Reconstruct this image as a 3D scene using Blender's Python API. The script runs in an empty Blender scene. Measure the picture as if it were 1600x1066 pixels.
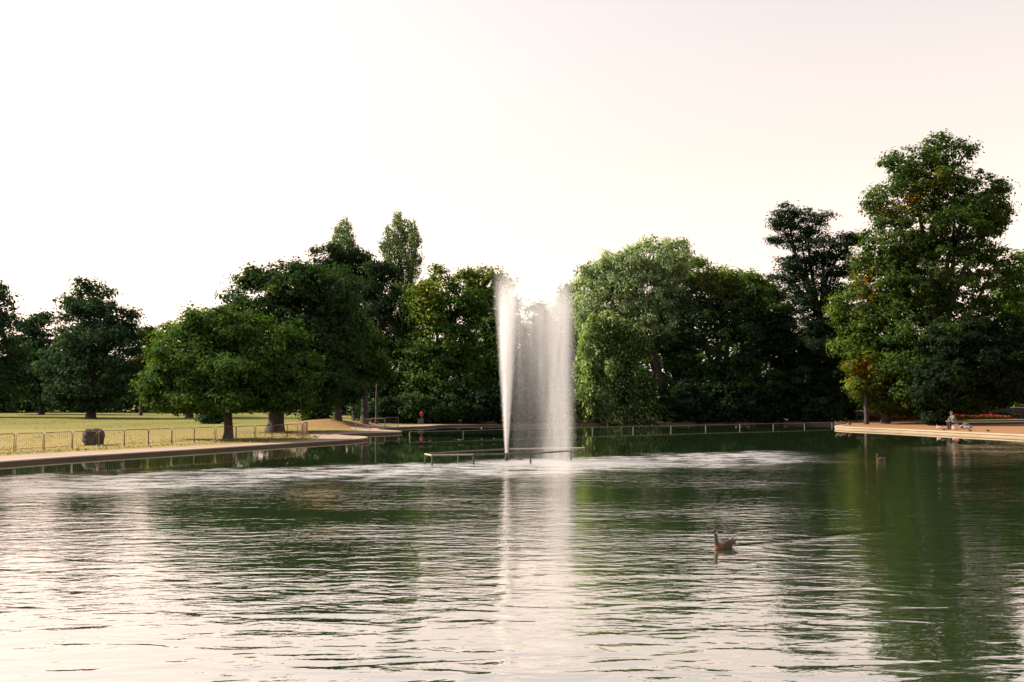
import bpy, bmesh, math, random
import numpy as np
from mathutils import Vector, Matrix, geometry, noise as mnoise

random.seed(7)
RNG = np.random.default_rng(11)
C = bpy.context.scene.collection
S = bpy.context.scene

# ------------------------------------------------------------------ camera
F = 1544.0; CX, CY, YH = 800.0, 533.0, 622.0; CAMZ = 2.7
PITCH = math.atan((YH - CY) / F)
cam_d = bpy.data.cameras.new('camera'); cam = bpy.data.objects.new('camera', cam_d); C.objects.link(cam)
cam_d.sensor_width = 36.0; cam_d.lens = F / 1600 * 36.0
cam_d.clip_start = 0.1; cam_d.clip_end = 6000
cam.location = (0, 0, CAMZ); cam.rotation_euler = (math.pi / 2 + PITCH, 0, 0)
S.camera = cam

# ------------------------------------------------------------------ sky, sun, exposure
TO_SUN = Vector((-0.97, 0.20, 0)).normalized()
SUN_EL = math.radians(38)
SUN_DIR = Vector((TO_SUN.x * math.cos(SUN_EL), TO_SUN.y * math.cos(SUN_EL), math.sin(SUN_EL)))
W = bpy.data.worlds.new('World'); S.world = W; W.use_nodes = True
nt = W.node_tree; nt.nodes.clear()
out = nt.nodes.new('ShaderNodeOutputWorld'); bg = nt.nodes.new('ShaderNodeBackground')
sky = nt.nodes.new('ShaderNodeTexSky'); sky.sky_type = 'NISHITA'; sky.sun_disc = False
sky.sun_elevation = SUN_EL; sky.sun_rotation = math.atan2(TO_SUN.x, TO_SUN.y)
sky.altitude = 50; sky.air_density = 3.5; sky.dust_density = 0.5; sky.ozone_density = 1.0
hs = nt.nodes.new('ShaderNodeHueSaturation'); hs.inputs['Saturation'].default_value = 0.33
tint = nt.nodes.new('ShaderNodeMix'); tint.data_type = 'RGBA'; tint.blend_type = 'MULTIPLY'
tint.inputs[0].default_value = 1.0; tint.inputs[7].default_value = (1.0, 0.868, 0.905, 1)
nt.links.new(sky.outputs[0], hs.inputs['Color']); nt.links.new(hs.outputs[0], tint.inputs[6])
nt.links.new(tint.outputs[2], bg.inputs[0]); bg.inputs[1].default_value = 0.10
nt.links.new(bg.outputs[0], out.inputs[0])

sun_d = bpy.data.lights.new('sun', 'SUN'); sun = bpy.data.objects.new('sun', sun_d); C.objects.link(sun)
sun_d.energy = 5.0; sun_d.angle = math.radians(0.55); sun_d.color = (1.0, 0.90, 0.74)
sun.rotation_euler = SUN_DIR.to_track_quat('Z', 'Y').to_euler(); sun.location = (-60, 40, 60)

S.view_settings.view_transform = 'Standard'; S.view_settings.look = 'None'
S.view_settings.exposure = 1.12; S.view_settings.gamma = 1.0; S.view_settings.use_curve_mapping = False
S.cycles.max_bounces = 5; S.cycles.diffuse_bounces = 3; S.cycles.glossy_bounces = 3; S.cycles.transmission_bounces = 3; S.cycles.transparent_max_bounces = 8; S.cycles.volume_bounces = 5
S.cycles.caustics_reflective = False; S.cycles.caustics_refractive = False
S.cycles.volume_step_rate = 1.0; S.cycles.volume_max_steps = 128

# ------------------------------------------------------------------ helpers
cp, sp = math.cos(PITCH), math.sin(PITCH)
def ray(px, py):
    x = (px - CX) / F; v = (CY - py) / F
    return Vector((x, cp - v * sp, sp + v * cp))
def P(px, py, Y):                      # point seen at (px,py) at depth Y
    d = ray(px, py); return Vector((0, 0, CAMZ)) + d * (Y / d.y)
def G(px, py, z=0.0):                  # point of the plane z seen at (px,py)
    d = ray(px, py); return Vector((0, 0, CAMZ)) + d * ((z - CAMZ) / d.z)

def tag(o, label=None, cat=None, group=None, kind=None):
    if label: o['label'] = label
    if cat: o['category'] = cat
    if group: o['group'] = group
    if kind: o['kind'] = kind
    return o
def empty(name, loc=(0, 0, 0), rz=0.0):
    o = bpy.data.objects.new(name, None); C.objects.link(o); o.location = loc; o.rotation_euler = (0, 0, rz)
    o.empty_display_size = 0.2
    return o
def link(name, me, mat=None, parent=None):
    o = bpy.data.objects.new(name, me); C.objects.link(o)
    if mat is not None:
        for m in (mat if isinstance(mat, (list, tuple)) else [mat]): me.materials.append(m)
    if parent: o.parent = parent
    return o
def bm_obj(name, bm, mat=None, parent=None, smooth=False):
    me = bpy.data.meshes.new(name)
    if name != 'kerb': bmesh.ops.recalc_face_normals(bm, faces=bm.faces[:])
    bm.normal_update(); bm.to_mesh(me); bm.free()
    if smooth:
        me.polygons.foreach_set('use_smooth', [True] * len(me.polygons))
    return link(name, me, mat, parent)
def copy_tree(o, parent=None):
    c = o.copy(); C.objects.link(c); c.parent = parent
    for ch in o.children: copy_tree(ch, c)
    return c

def box(bm, cx, cy, cz, sx, sy, sz, rot=None, bev=0.0):
    M = Matrix.Translation((cx, cy, cz))
    if rot is not None: M = M @ rot.to_4x4()
    r = bmesh.ops.create_cube(bm, size=1.0, matrix=M @ Matrix.Diagonal((sx, sy, sz, 1)))
    if bev > 0:
        es = list({e for v in r['verts'] for e in v.link_edges})
        bmesh.ops.bevel(bm, geom=es, offset=bev, segments=1, affect='EDGES')
def tube(bm, pts, radii, n=8, caps=True):
    pts = [Vector(p) for p in pts]
    if not isinstance(radii, (list, tuple)): radii = [radii] * len(pts)
    rings = []; up = None
    for i, p in enumerate(pts):
        t = (pts[min(i + 1, len(pts) - 1)] - pts[max(i - 1, 0)]).normalized()
        if up is None:
            up = Vector((0, 0, 1)) if abs(t.z) < 0.9 else Vector((1, 0, 0))
        a = t.cross(up).normalized(); b = a.cross(t).normalized(); up = b
        rings.append([bm.verts.new(p + (a * math.cos(k * 2 * math.pi / n) + b * math.sin(k * 2 * math.pi / n)) * radii[i]) for k in range(n)])
    for r0, r1 in zip(rings, rings[1:]):
        for k in range(n):
            bm.faces.new((r0[k], r0[(k + 1) % n], r1[(k + 1) % n], r1[k]))
    if caps:
        bm.faces.new(rings[0][::-1]); bm.faces.new(rings[-1])
def ball(bm, c, r, sub=2, scale=(1, 1, 1)):
    bmesh.ops.create_icosphere(bm, subdivisions=sub, radius=r, matrix=Matrix.Translation(c) @ Matrix.Diagonal((*scale, 1)))

# ------------------------------------------------------------------ materials
def new_mat(name):
    m = bpy.data.materials.new(name); m.use_nodes = True
    t = m.node_tree; t.nodes.clear()
    o = t.nodes.new('ShaderNodeOutputMaterial')
    return m, t, o
def N(t, ty, **kw):
    n = t.nodes.new(ty)
    for k, v in kw.items(): setattr(n, k, v)
    return n
def mix_rgb(t, fac, a, b, blend='MIX'):
    m = N(t, 'ShaderNodeMix', data_type='RGBA', blend_type=blend)
    for i, x in ((0, fac), (6, a), (7, b)):
        if hasattr(x, 'is_linked') or hasattr(x, 'links'): t.links.new(x, m.inputs[i])
        else: m.inputs[i].default_value = x if i == 0 else (*x, 1)
    return m.outputs[2]
def math_n(t, op, a, b=0.0, c=0.0, clamp=False):
    m = N(t, 'ShaderNodeMath', operation=op, use_clamp=clamp)
    for i, x in ((0, a), (1, b), (2, c)):
        if hasattr(x, 'links'): t.links.new(x, m.inputs[i])
        else: m.inputs[i].default_value = x
    return m.outputs[0]
def noise_n(t, vec, scale, detail=3, rough=0.55, out='Fac', dist=0.0):
    n = N(t, 'ShaderNodeTexNoise'); n.inputs['Scale'].default_value = scale
    n.inputs['Detail'].default_value = detail; n.inputs['Roughness'].default_value = rough
    n.inputs['Distortion'].default_value = dist
    if vec is not None: t.links.new(vec, n.inputs['Vector'])
    return n.outputs[out]
def ramp_n(t, x, lo, hi, a=0.0, b=1.0, smooth=True):
    m = N(t, 'ShaderNodeMapRange', interpolation_type='SMOOTHSTEP' if smooth else 'LINEAR')
    t.links.new(x, m.inputs[0]); m.inputs[1].default_value = lo; m.inputs[2].default_value = hi
    m.inputs[3].default_value = a; m.inputs[4].default_value = b
    return m.outputs[0]
def pos_n(t): return N(t, 'ShaderNodeNewGeometry').outputs['Position']
def simple_mat(name, col, rough=0.7, var=0.25, scale=6.0, bump=0.0, metal=0.0, obj=True):
    m, t, o = new_mat(name)
    b = N(t, 'ShaderNodeBsdfPrincipled'); b.inputs['Roughness'].default_value = rough; b.inputs['Metallic'].default_value = metal
    co = N(t, 'ShaderNodeTexCoord').outputs['Object'] if obj else pos_n(t)
    n = noise_n(t, co, scale, 4, 0.6)
    c = mix_rgb(t, ramp_n(t, n, 0.3, 0.7), tuple(x * (1 - var) for x in col), tuple(min(1, x * (1 + var)) for x in col))
    t.links.new(c, b.inputs['Base Color'])
    if bump > 0:
        bp = N(t, 'ShaderNodeBump'); bp.inputs['Distance'].default_value = bump; bp.inputs['Strength'].default_value = 1.0
        t.links.new(noise_n(t, co, scale * 3, 4, 0.6), bp.inputs['Height']); t.links.new(bp.outputs[0], b.inputs['Normal'])
    t.links.new(b.outputs[0], o.inputs[0])
    return m

def foliage_mat():
    m, t, o = new_mat('foliage')
    at = N(t, 'ShaderNodeAttribute', attribute_name='leaf_col')
    d = N(t, 'ShaderNodeBsdfDiffuse'); tr = N(t, 'ShaderNodeBsdfTranslucent'); gl = N(t, 'ShaderNodeBsdfGlossy')
    gl.inputs['Roughness'].default_value = 0.55; gl.inputs['Color'].default_value = (1, 1, 1, 1)
    t.links.new(mix_rgb(t, 1.0, at.outputs['Color'], (0.62, 0.82, 0.70), 'MULTIPLY'), d.inputs['Color'])
    yel = mix_rgb(t, 1.0, at.outputs['Color'], (1.5, 1.7, 0.6), 'MULTIPLY')
    t.links.new(yel, tr.inputs['Color'])
    mx = N(t, 'ShaderNodeMixShader'); mx.inputs[0].default_value = 0.36
    t.links.new(d.outputs[0], mx.inputs[1]); t.links.new(tr.outputs[0], mx.inputs[2])
    m2 = N(t, 'ShaderNodeMixShader'); m2.inputs[0].default_value = 0.004
    t.links.new(mx.outputs[0], m2.inputs[1]); t.links.new(gl.outputs[0], m2.inputs[2])
    t.links.new(m2.outputs[0], o.inputs[0])
    return m
M_LEAF = foliage_mat()
M_BARK = simple_mat('bark', (0.032, 0.025, 0.020), 0.9, 0.4, 5.0, 0.03, obj=False)

def ground_mat():
    m, t, o = new_mat('grass_ground')
    b = N(t, 'ShaderNodeBsdfPrincipled'); b.inputs['Roughness'].default_value = 0.95; b.inputs['Specular IOR Level'].default_value = 0.1
    p = pos_n(t)
    n1 = noise_n(t, p, 0.09, 4, 0.6); n2 = noise_n(t, p, 0.8, 5, 0.65); n3 = noise_n(t, p, 6.0, 4, 0.7)
    dry = mix_rgb(t, ramp_n(t, n2, 0.3, 0.7), (0.285, 0.205, 0.082), (0.215, 0.178, 0.058))
    green = mix_rgb(t, ramp_n(t, n2, 0.3, 0.7), (0.105, 0.119, 0.026), (0.154, 0.147, 0.036))
    at = N(t, 'ShaderNodeAttribute', attribute_name='green')
    g = math_n(t, 'ADD', at.outputs['Fac'], math_n(t, 'MULTIPLY', math_n(t, 'SUBTRACT', n1, 0.5), 1.2), clamp=True)
    c = mix_rgb(t, g, dry, green)
    lit = N(t, 'ShaderNodeAttribute', attribute_name='litter')
    lc = mix_rgb(t, ramp_n(t, n3, 0.35, 0.65), (0.182, 0.105, 0.042), (0.259, 0.154, 0.066))
    lf = ramp_n(t, math_n(t, 'ADD', lit.outputs['Fac'], math_n(t, 'MULTIPLY', math_n(t, 'SUBTRACT', n2, 0.5), 0.9)), 0.4, 0.62)
    c = mix_rgb(t, lf, c, lc)
    c = mix_rgb(t, 1.0, c, mix_rgb(t, ramp_n(t, n3, 0.25, 0.75), (0.80, 0.80, 0.80), (1.15, 1.15, 1.15)), 'MULTIPLY')
    t.links.new(c, b.inputs['Base Color'])
    bp = N(t, 'ShaderNodeBump'); bp.inputs['Distance'].default_value = 0.06
    t.links.new(n3, bp.inputs['Height']); t.links.new(bp.outputs[0], b.inputs['Normal'])
    t.links.new(b.outputs[0], o.inputs[0])
    return m
def path_mat(name, c1, c2, speck):
    m, t, o = new_mat(name)
    b = N(t, 'ShaderNodeBsdfPrincipled'); b.inputs['Roughness'].default_value = 0.9
    p = pos_n(t)
    n1 = noise_n(t, p, 0.35, 5, 0.65); n2 = noise_n(t, p, 4.0, 5, 0.7)
    c = mix_rgb(t, ramp_n(t, n1, 0.3, 0.7), c1, c2)
    c = mix_rgb(t, ramp_n(t, n2, 0.58, 0.72), c, speck)
    t.links.new(c, b.inputs['Base Color'])
    bp = N(t, 'ShaderNodeBump'); bp.inputs['Distance'].default_value = 0.015
    t.links.new(n2, bp.inputs['Height']); t.links.new(bp.outputs[0], b.inputs['Normal'])
    t.links.new(b.outputs[0], o.inputs[0])
    return m
M_GROUND = ground_mat()
M_PATH_L = path_mat('pink_tarmac', (0.231, 0.158, 0.126), (0.273, 0.189, 0.154), (0.175, 0.115, 0.091))
M_PATH_R = path_mat('leaf_strewn_gravel', (0.184, 0.080, 0.026), (0.212, 0.100, 0.034), (0.115, 0.046, 0.014))
M_KERB = path_mat('kerb_stone', (0.266, 0.203, 0.133), (0.315, 0.245, 0.161), (0.210, 0.161, 0.105))
M_WALL = path_mat('shade_toned_stone', (0.085, 0.06, 0.05), (0.12, 0.09, 0.07), (0.05, 0.045, 0.035))  # kerb stone with shade painted into its colour, reused for the lake bed

def water_mat():
    m, t, o = new_mat('lake_water')
    p = pos_n(t)
    sep = N(t, 'ShaderNodeSeparateXYZ'); t.links.new(p, sep.inputs[0]); X, Y = sep.outputs[0], sep.outputs[1]
    s = math_n(t, 'SUBTRACT', math_n(t, 'SUBTRACT', Y, math_n(t, 'MULTIPLY', X, 0.55)), 41.0)
    s = math_n(t, 'ADD', s, math_n(t, 'MULTIPLY', math_n(t, 'SUBTRACT', noise_n(t, p, 0.22, 5, 0.65), 0.5), 12.0))
    near = ramp_n(t, s, -3.0, 5.0, 1.0, 0.0)
    near = math_n(t, 'MULTIPLY', near, ramp_n(t, math_n(t, 'SUBTRACT', X, math_n(t, 'MULTIPLY', Y, 0.30)), -1.0, 2.0, 1.0, 0.45))
    ruf = math_n(t, 'MULTIPLY', ramp_n(t, s, -10.0, -3.0), ramp_n(t, s, 1.0, 4.0, 1.0, 0.0))
    ruf = math_n(t, 'MULTIPLY', ruf, ramp_n(t, X, 11.0, 17.0, 1.0, 0.0))
    ruf = math_n(t, 'MULTIPLY', ruf, ramp_n(t, X, -19.0, -6.0, 0.35, 1.0))
    # splash zone of the fountain
    dx = math_n(t, 'MULTIPLY', math_n(t, 'SUBTRACT', X, 2.6), 0.20); dy = math_n(t, 'MULTIPLY', math_n(t, 'SUBTRACT', Y, 41.5), 0.30)
    r2 = math_n(t, 'ADD', math_n(t, 'MULTIPLY', dx, dx), math_n(t, 'MULTIPLY', dy, dy))
    spl = ramp_n(t, r2, 0.1, 1.6, 1.0, 0.0)
    ruf = math_n(t, 'MAXIMUM', ruf, spl)
    def mp(rot, sx, sy):
        k = N(t, 'ShaderNodeMapping'); t.links.new(p, k.inputs[0])
        k.inputs['Rotation'].default_value = (0, 0, math.radians(rot)); k.inputs['Scale'].default_value = (sx, sy, 1)
        return k.outputs[0]
    patch = ramp_n(t, noise_n(t, mp(6, 0.10, 0.2), 1.0, 3), 0.32, 0.68, 0.35, 1.4)
    a = math_n(t, 'MULTIPLY', math_n(t, 'SUBTRACT', noise_n(t, mp(-9, 0.85, 2.1), 1.0, 2, 0.5, dist=0.5), 0.5), 0.031)
    b = math_n(t, 'MULTIPLY', math_n(t, 'SUBTRACT', noise_n(t, mp(7, 2.9, 5.0), 1.0, 3, 0.55, dist=0.6), 0.5), 0.0145)
    c = math_n(t, 'MULTIPLY', math_n(t, 'SUBTRACT', noise_n(t, mp(-4, 4.0, 8.0), 1.0, 2, 0.5), 0.5), 0.004)
    d = math_n(t, 'MULTIPLY', math_n(t, 'SUBTRACT', noise_n(t, mp(3, 1.6, 2.6), 1.0, 3, 0.6), 0.5), 0.045)
    a = math_n(t, 'MULTIPLY', a, ramp_n(t, Y, 10.0, 17.0, 1.4, 1.0))
    b = math_n(t, 'MULTIPLY', b, ramp_n(t, Y, 9.0, 22.0, 0.55, 1.0)); c = math_n(t, 'MULTIPLY', c, ramp_n(t, Y, 9.0, 22.0, 0.4, 1.0))
    amp = math_n(t, 'ADD', math_n(t, 'MULTIPLY', math_n(t, 'MULTIPLY', near, patch), 0.97), 0.022)
    h = math_n(t, 'ADD', math_n(t, 'ADD', a, b), c)
    h = math_n(t, 'ADD', math_n(t, 'MULTIPLY', h, amp), math_n(t, 'MULTIPLY', d, ruf))
    # wake of the goose
    def ridge(x0, y0, x1, y1, w, ht):
        L = math.hypot(x1 - x0, y1 - y0); nx, ny = -(y1 - y0) / L, (x1 - x0) / L; tx, ty = (x1 - x0) / L, (y1 - y0) / L
        q = math_n(t, 'ADD', math_n(t, 'MULTIPLY', math_n(t, 'SUBTRACT', X, x0), nx), math_n(t, 'MULTIPLY', math_n(t, 'SUBTRACT', Y, y0), ny))
        q = math_n(t, 'ADD', q, math_n(t, 'MULTIPLY', math_n(t, 'SUBTRACT', noise_n(t, p, 0.9, 2), 0.5), w * 1.6))
        u = math_n(t, 'ADD', math_n(t, 'MULTIPLY', math_n(t, 'SUBTRACT', X, x0), tx), math_n(t, 'MULTIPLY', math_n(t, 'SUBTRACT', Y, y0), ty))
        e = math_n(t, 'EXPONENT', math_n(t, 'MULTIPLY', math_n(t, 'MULTIPLY', q, q), -1.0 / (w * w)))
        e = math_n(t, 'MULTIPLY', e, math_n(t, 'MULTIPLY', ramp_n(t, u, 0.0, 0.6), ramp_n(t, u, L * 0.6, L, 1.0, 0.0)))
        return math_n(t, 'MULTIPLY', e, ht)
    g0 = G(1135, 857); g1 = G(1460, 821)
    for (A, B, w, ht) in ((g0, g1, 0.22, 0.016), (G(640, 699), G(940, 689), 0.5, 0.03), (G(660, 690), G(900, 681), 0.55, 0.03), (G(1170, 862), G(1330, 875), 0.16, 0.008)):
        h = math_n(t, 'ADD', h, ridge(A.x, A.y, B.x, B.y, w, ht))
    rg = math_n(t, 'MULTIPLY', ruf, ramp_n(t, noise_n(t, mp(4, 0.7, 1.5), 1.0, 5, 0.75), 0.34, 0.58, 0.02, 0.36))
    rg = math_n(t, 'MAXIMUM', rg, math_n(t, 'MULTIPLY', spl, 0.30))
    rg = math_n(t, 'ADD', rg, 0.025)
    bp = N(t, 'ShaderNodeBump'); bp.inputs['Strength'].default_value = 1.0; bp.inputs['Distance'].default_value = 1.0
    t.links.new(h, bp.inputs['Height'])
    gl = N(t, 'ShaderNodeBsdfGlossy'); gl.inputs['Color'].default_value = (0.97, 0.925, 0.905, 1); t.links.new(rg, gl.inputs['Roughness'])
    df = N(t, 'ShaderNodeBsdfDiffuse'); df.inputs['Color'].default_value = (0.030, 0.055, 0.020, 1)
    fr = N(t, 'ShaderNodeFresnel'); fr.inputs['IOR'].default_value = 2.0
    for n in (gl, fr): t.links.new(bp.outputs[0], n.inputs['Normal'])
    mx = N(t, 'ShaderNodeMixShader'); t.links.new(math_n(t, 'MULTIPLY_ADD', fr.outputs[0], 0.36, 0.63), mx.inputs[0]); t.links.new(df.outputs[0], mx.inputs[1]); t.links.new(gl.outputs[0], mx.inputs[2])
    t.links.new(mx.outputs[0], o.inputs[0])
    return m
M_WATER = water_mat()

# ------------------------------------------------------------------ the setting: ground, lake, kerb, paths
SHORE = [(-25, 6), (-27, 18), (-24, 31), (-20.6, 39.7), (-19.4, 42.8), (-17.6, 46.3), (-15.4, 50.2), (-13.7, 53.7), (-11.9, 57.3),
         (-10.2, 60.4), (-9.2, 63.2), (-9.5, 65.8), (-11.4, 67.5), (-12.4, 69.8), (-11.4, 72.4), (-9.0, 74.2), (-8.2, 75.8),
         (-9.0, 77.6), (-11, 80.5), (-11.2, 84.5), (-9.6, 88), (-7.9, 90), (-7.2, 91.8), (-6, 94.5), (-2, 96), (8, 97.5), (15, 98.5),
         (22, 101), (29, 104), (32.5, 100), (31.5, 93), (29, 89), (28.1, 86.6), (29.0, 83.5), (30.6, 80), (32.6, 71.9),
         (34.3, 67.2), (36.5, 58), (37.5, 45), (36, 28), (30, 9), (20, 4.5), (0, 3.2), (-18, 3.5)]
def chaikin(pts, n, closed=True):
    for _ in range(n):
        q = []
        for i in range(len(pts) if closed else len(pts) - 1):
            a, b = pts[i], pts[(i + 1) % len(pts)]
            q += [(a[0] * .75 + b[0] * .25, a[1] * .75 + b[1] * .25), (a[0] * .25 + b[0] * .75, a[1] * .25 + b[1] * .75)]
        if not closed: q = [pts[0]] + q + [pts[-1]]
        pts = q
    return pts
SH = chaikin(SHORE, 2)
def inside(poly, x, y):
    r = False; j = len(poly) - 1
    for i in range(len(poly)):
        xi, yi = poly[i]; xj, yj = poly[j]
        if (yi > y) != (yj > y) and x < (xj - xi) * (y - yi) / (yj - yi) + xi: r = not r
        j = i
    return r
SHA = np.array(SH); SHB = np.roll(SHA, -1, 0)
def shore_dist(x, y):
    p = np.array((x, y)); d = SHB - SHA; u = np.clip(((p - SHA) * d).sum(1) / (d * d).sum(1), 0, 1)
    return float(np.sqrt((((SHA + d * u[:, None]) - p) ** 2).sum(1)).min())
def sm(a, b, x):
    u = min(1, max(0, (x - a) / (b - a))); return u * u * (3 - 2 * u)
def bank_z(x): return 0.15 + 0.07 * sm(-6, 20, x)
def gz(x, y, d=None):                       # ground height outside the lake
    if d is None: d = shore_dist(x, y)
    z = bank_z(x) + 0.06 * sm(2, 12, d)
    z += 0.75 * math.exp(-(((x + 15.5) / 4.5) ** 2 + ((y - 86) / 6.0) ** 2)) * sm(1.0, 5, d)
    z += 0.5 * math.exp(-(((x - 45) / 9) ** 2 + ((y - 118) / 12.0) ** 2)) * sm(1, 5, d)
    z += (mnoise.noise(Vector((x * .07, y * .07, 3))) * 0.10) * sm(3, 15, d)
    if y < 4: z += 0.6 * sm(0, 4, d)
    return z

# offset of the shore inland: kerb back edge
def offset(pts, dist):
    n = len(pts); r = []
    for i in range(n):
        a, b, c = Vector(pts[i - 1]), Vector(pts[i]), Vector(pts[(i + 1) % n])
        t = (c - a).normalized(); nrm = Vector((-t.y, t.x))     # shore runs clockwise seen from above: land is on the left
        q = b + nrm * dist; r.append((q.x, q.y))
    return r
KW = 0.55
KB = offset(SH, KW)
if inside(SH, *KB[20]): KB = offset(SH, -KW)
KA = [(a[0], a[1]) for a in SH]

PATH_L_BACK = chaikin([(-34, 20), (-27, 33), (-22.6, 43.4), (-20.6, 46.8), (-18.4, 50.2), (-15.6, 54.2), (-14.0, 57.6), (-12.4, 60.8), (-12.2, 64.2), (-14.4, 68.2), (-14.2, 72.0), (-11.8, 75.6), (-11.6, 78.2), (-13.4, 81), (-13.4, 85), (-11.8, 89.5), (-9.6, 92.6), (-8.0, 96.5)], 2, False)
PATH_R_BACK = chaikin([(34.5, 103.5), (35.5, 99.0), (38, 97.5), (42, 97), (50, 95.5), (62, 91), (80, 60), (80, 20)], 2, False)

def build_ground():
    pts = []; edges = []
    def add_line(line, closed):
        s = len(pts); pts.extend(Vector(p) for p in line)
        for i in range(len(line) - 1): edges.append((s + i, s + i + 1))
        if closed: edges.append((s + len(line) - 1, s))
    add_line(KB, True); add_line(PATH_L_BACK, False); add_line(PATH_R_BACK, False)
    for ix in range(-45, 46):
        for iy in range(-8, 76):
            x, y = ix * 2.0 + random.uniform(-.5, .5), iy * 2.0 + random.uniform(-.5, .5)
            if not inside(SH, x, y) and shore_dist(x, y) > 1.2: pts.append(Vector((x, y)))
    for r in (180, 230, 320, 500, 900, 1800, 3500):
        for k in range(28):
            a = k * 2 * math.pi / 28; pts.append(Vector((r * math.cos(a), 60 + r * math.sin(a))))
    vs, es, fs, *_ = geometry.delaunay_2d_cdt(pts, edges, [], 0, 1e-4)
    V = [(v.x, v.y) for v in vs]
    D = [shore_dist(*v) for v in V]
    Z = [gz(v[0], v[1], d) for v, d in zip(V, D)]
    polyL = PATH_L_BACK + [(-5, 95), (0, 60), (0, 20)]
    polyR = PATH_R_BACK + [(30, 20), (20, 60), (25, 100)]
    groups = {'ground': [], 'path_l': [], 'path_r': []}
    for f in fs:
        cx = sum(V[i][0] for i in f) / len(f); cy = sum(V[i][1] for i in f) / len(f)
        if inside(KB, cx, cy): continue
        if inside(polyL, cx, cy): groups['path_l'].append(f)
        elif inside(polyR, cx, cy): groups['path_r'].append(f)
        else: groups['ground'].append(f)
    for key, mat, nm in (('ground', M_GROUND, 'ground'), ('path_l', M_PATH_L, 'lakeside_path'), ('path_r', M_PATH_R, 'gravel_terrace')):
        used = sorted({i for f in groups[key] for i in f}); mp = {i: k for k, i in enumerate(used)}
        me = bpy.data.meshes.new(nm)
        me.from_pydata([(V[i][0], V[i][1], Z[i]) for i in used], [], [[mp[i] for i in f] for f in groups[key]])
        me.polygons.foreach_set('use_smooth', [True] * len(me.polygons))
        if key == 'ground':
            a = me.attributes.new('green', 'FLOAT', 'POINT'); b = me.attributes.new('litter', 'FLOAT', 'POINT')
            for k, i in enumerate(used):
                x, y = V[i]
                a.data[k].value = max(0.10 + 0.75 * sm(58, 98, y), 0.9 * sm(4.5, 1.0, abs(y - 58 - (x + 16) * 1.7)) * 0.4, sm(-8, 0, x))
                b.data[k].value = max(0,math.exp(-(((x + 15) / 5.5) ** 2 + ((y - 85) / 7.5) ** 2)) * 1.0, sm(24, 30, x) * sm(120, 112, y) * .9)
        o = link(nm, me, mat); tag(o, kind='structure')
build_ground()

def build_kerb():
    bm = bmesh.new(); n = len(KA); rows = []
    KM = offset(SH, 0.05 if Vector((KB[20][0] - SH[20][0], KB[20][1] - SH[20][1])).dot(Vector((offset(SH, 1)[20][0] - SH[20][0], offset(SH, 1)[20][1] - SH[20][1]))) > 0 else -0.05)
    for i in range(n):
        x, y = KA[i]; z = bank_z(x) + 0.015
        bx, by = KB[i]; mx, my = KM[i]
        rows.append([bm.verts.new((bx, by, z - 0.12)), bm.verts.new((bx, by, z)), bm.verts.new((mx, my, z)), bm.verts.new((x, y, z - 0.045)), bm.verts.new((x, y, z - 0.09)), bm.verts.new((x + (bx - x) * .08, y + (by - y) * .08, z - 0.095)), bm.verts.new((x + (bx - x) * .08, y + (by - y) * .08, -0.5))])
    for i in range(n):
        a, b = rows[i], rows[(i + 1) % n]
        for k in range(6):
            f = bm.faces.new((a[k], a[k + 1], b[k + 1], b[k])); f.material_index = 1 if (KA[i][1] > 92 or (k >= 3 and KA[i][0] < 26)) else 0  # darker stone paints in tree shade on far kerb, unlit faces elsewhere
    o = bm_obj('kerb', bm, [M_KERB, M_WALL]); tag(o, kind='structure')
build_kerb()

me = bpy.data.meshes.new('lake'); me.from_pydata([(-60, -6, 0), (60, -6, 0), (60, 125, 0), (-60, 125, 0)], [], [(0, 1, 2, 3)])
tag(link('lake', me, M_WATER), kind='structure')
me = bpy.data.meshes.new('lake_bed'); me.from_pydata([(-62, -8, -1.2), (62, -8, -1.2), (62, 127, -1.2), (-62, 127, -1.2)], [], [(0, 1, 2, 3)])
tag(link('lake_bed', me, M_WALL), kind='structure')

# ------------------------------------------------------------------ foliage
def leaf_object(name, cen, nrm, size, aspect, col, parent=None, droop=None):
    n = len(cen)
    nrm = nrm / (np.linalg.norm(nrm, axis=1, keepdims=True) + 1e-9)
    rnd = RNG.normal(size=(n, 3))
    if droop is not None: rnd = rnd * (1 - droop) + np.array((0, 0, -1.0)) * droop * 2.2
    u = rnd - nrm * (rnd * nrm).sum(1, keepdims=True); u /= (np.linalg.norm(u, axis=1, keepdims=True) + 1e-9)
    v = np.cross(nrm, u)
    L = size[:, None] * 0.5; Wd = L * aspect
    bend = nrm * L * 0.25
    co = np.empty((n, 4, 3), np.float32)
    co[:, 0] = cen + u * L - bend; co[:, 1] = cen + v * Wd; co[:, 2] = cen - u * L - bend; co[:, 3] = cen - v * Wd
    me = bpy.data.meshes.new(name)
    me.vertices.add(4 * n); me.vertices.foreach_set('co', co.ravel())
    me.loops.add(4 * n); me.loops.foreach_set('vertex_index', np.arange(4 * n, dtype=np.int32))
    me.polygons.add(n); me.polygons.foreach_set('loop_start', np.arange(0, 4 * n, 4, dtype=np.int32))
    me.update(calc_edges=True)
    a = me.attributes.new('leaf_col', 'FLOAT_COLOR', 'FACE')
    a.data.foreach_set('color', np.concatenate([col, np.ones((n, 1))], 1).astype(np.float32).ravel())
    return link(name, me, M_LEAF, parent)

def sph(n):
    v = RNG.normal(size=(n, 3)); return v / np.linalg.norm(v, axis=1, keepdims=True)

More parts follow.
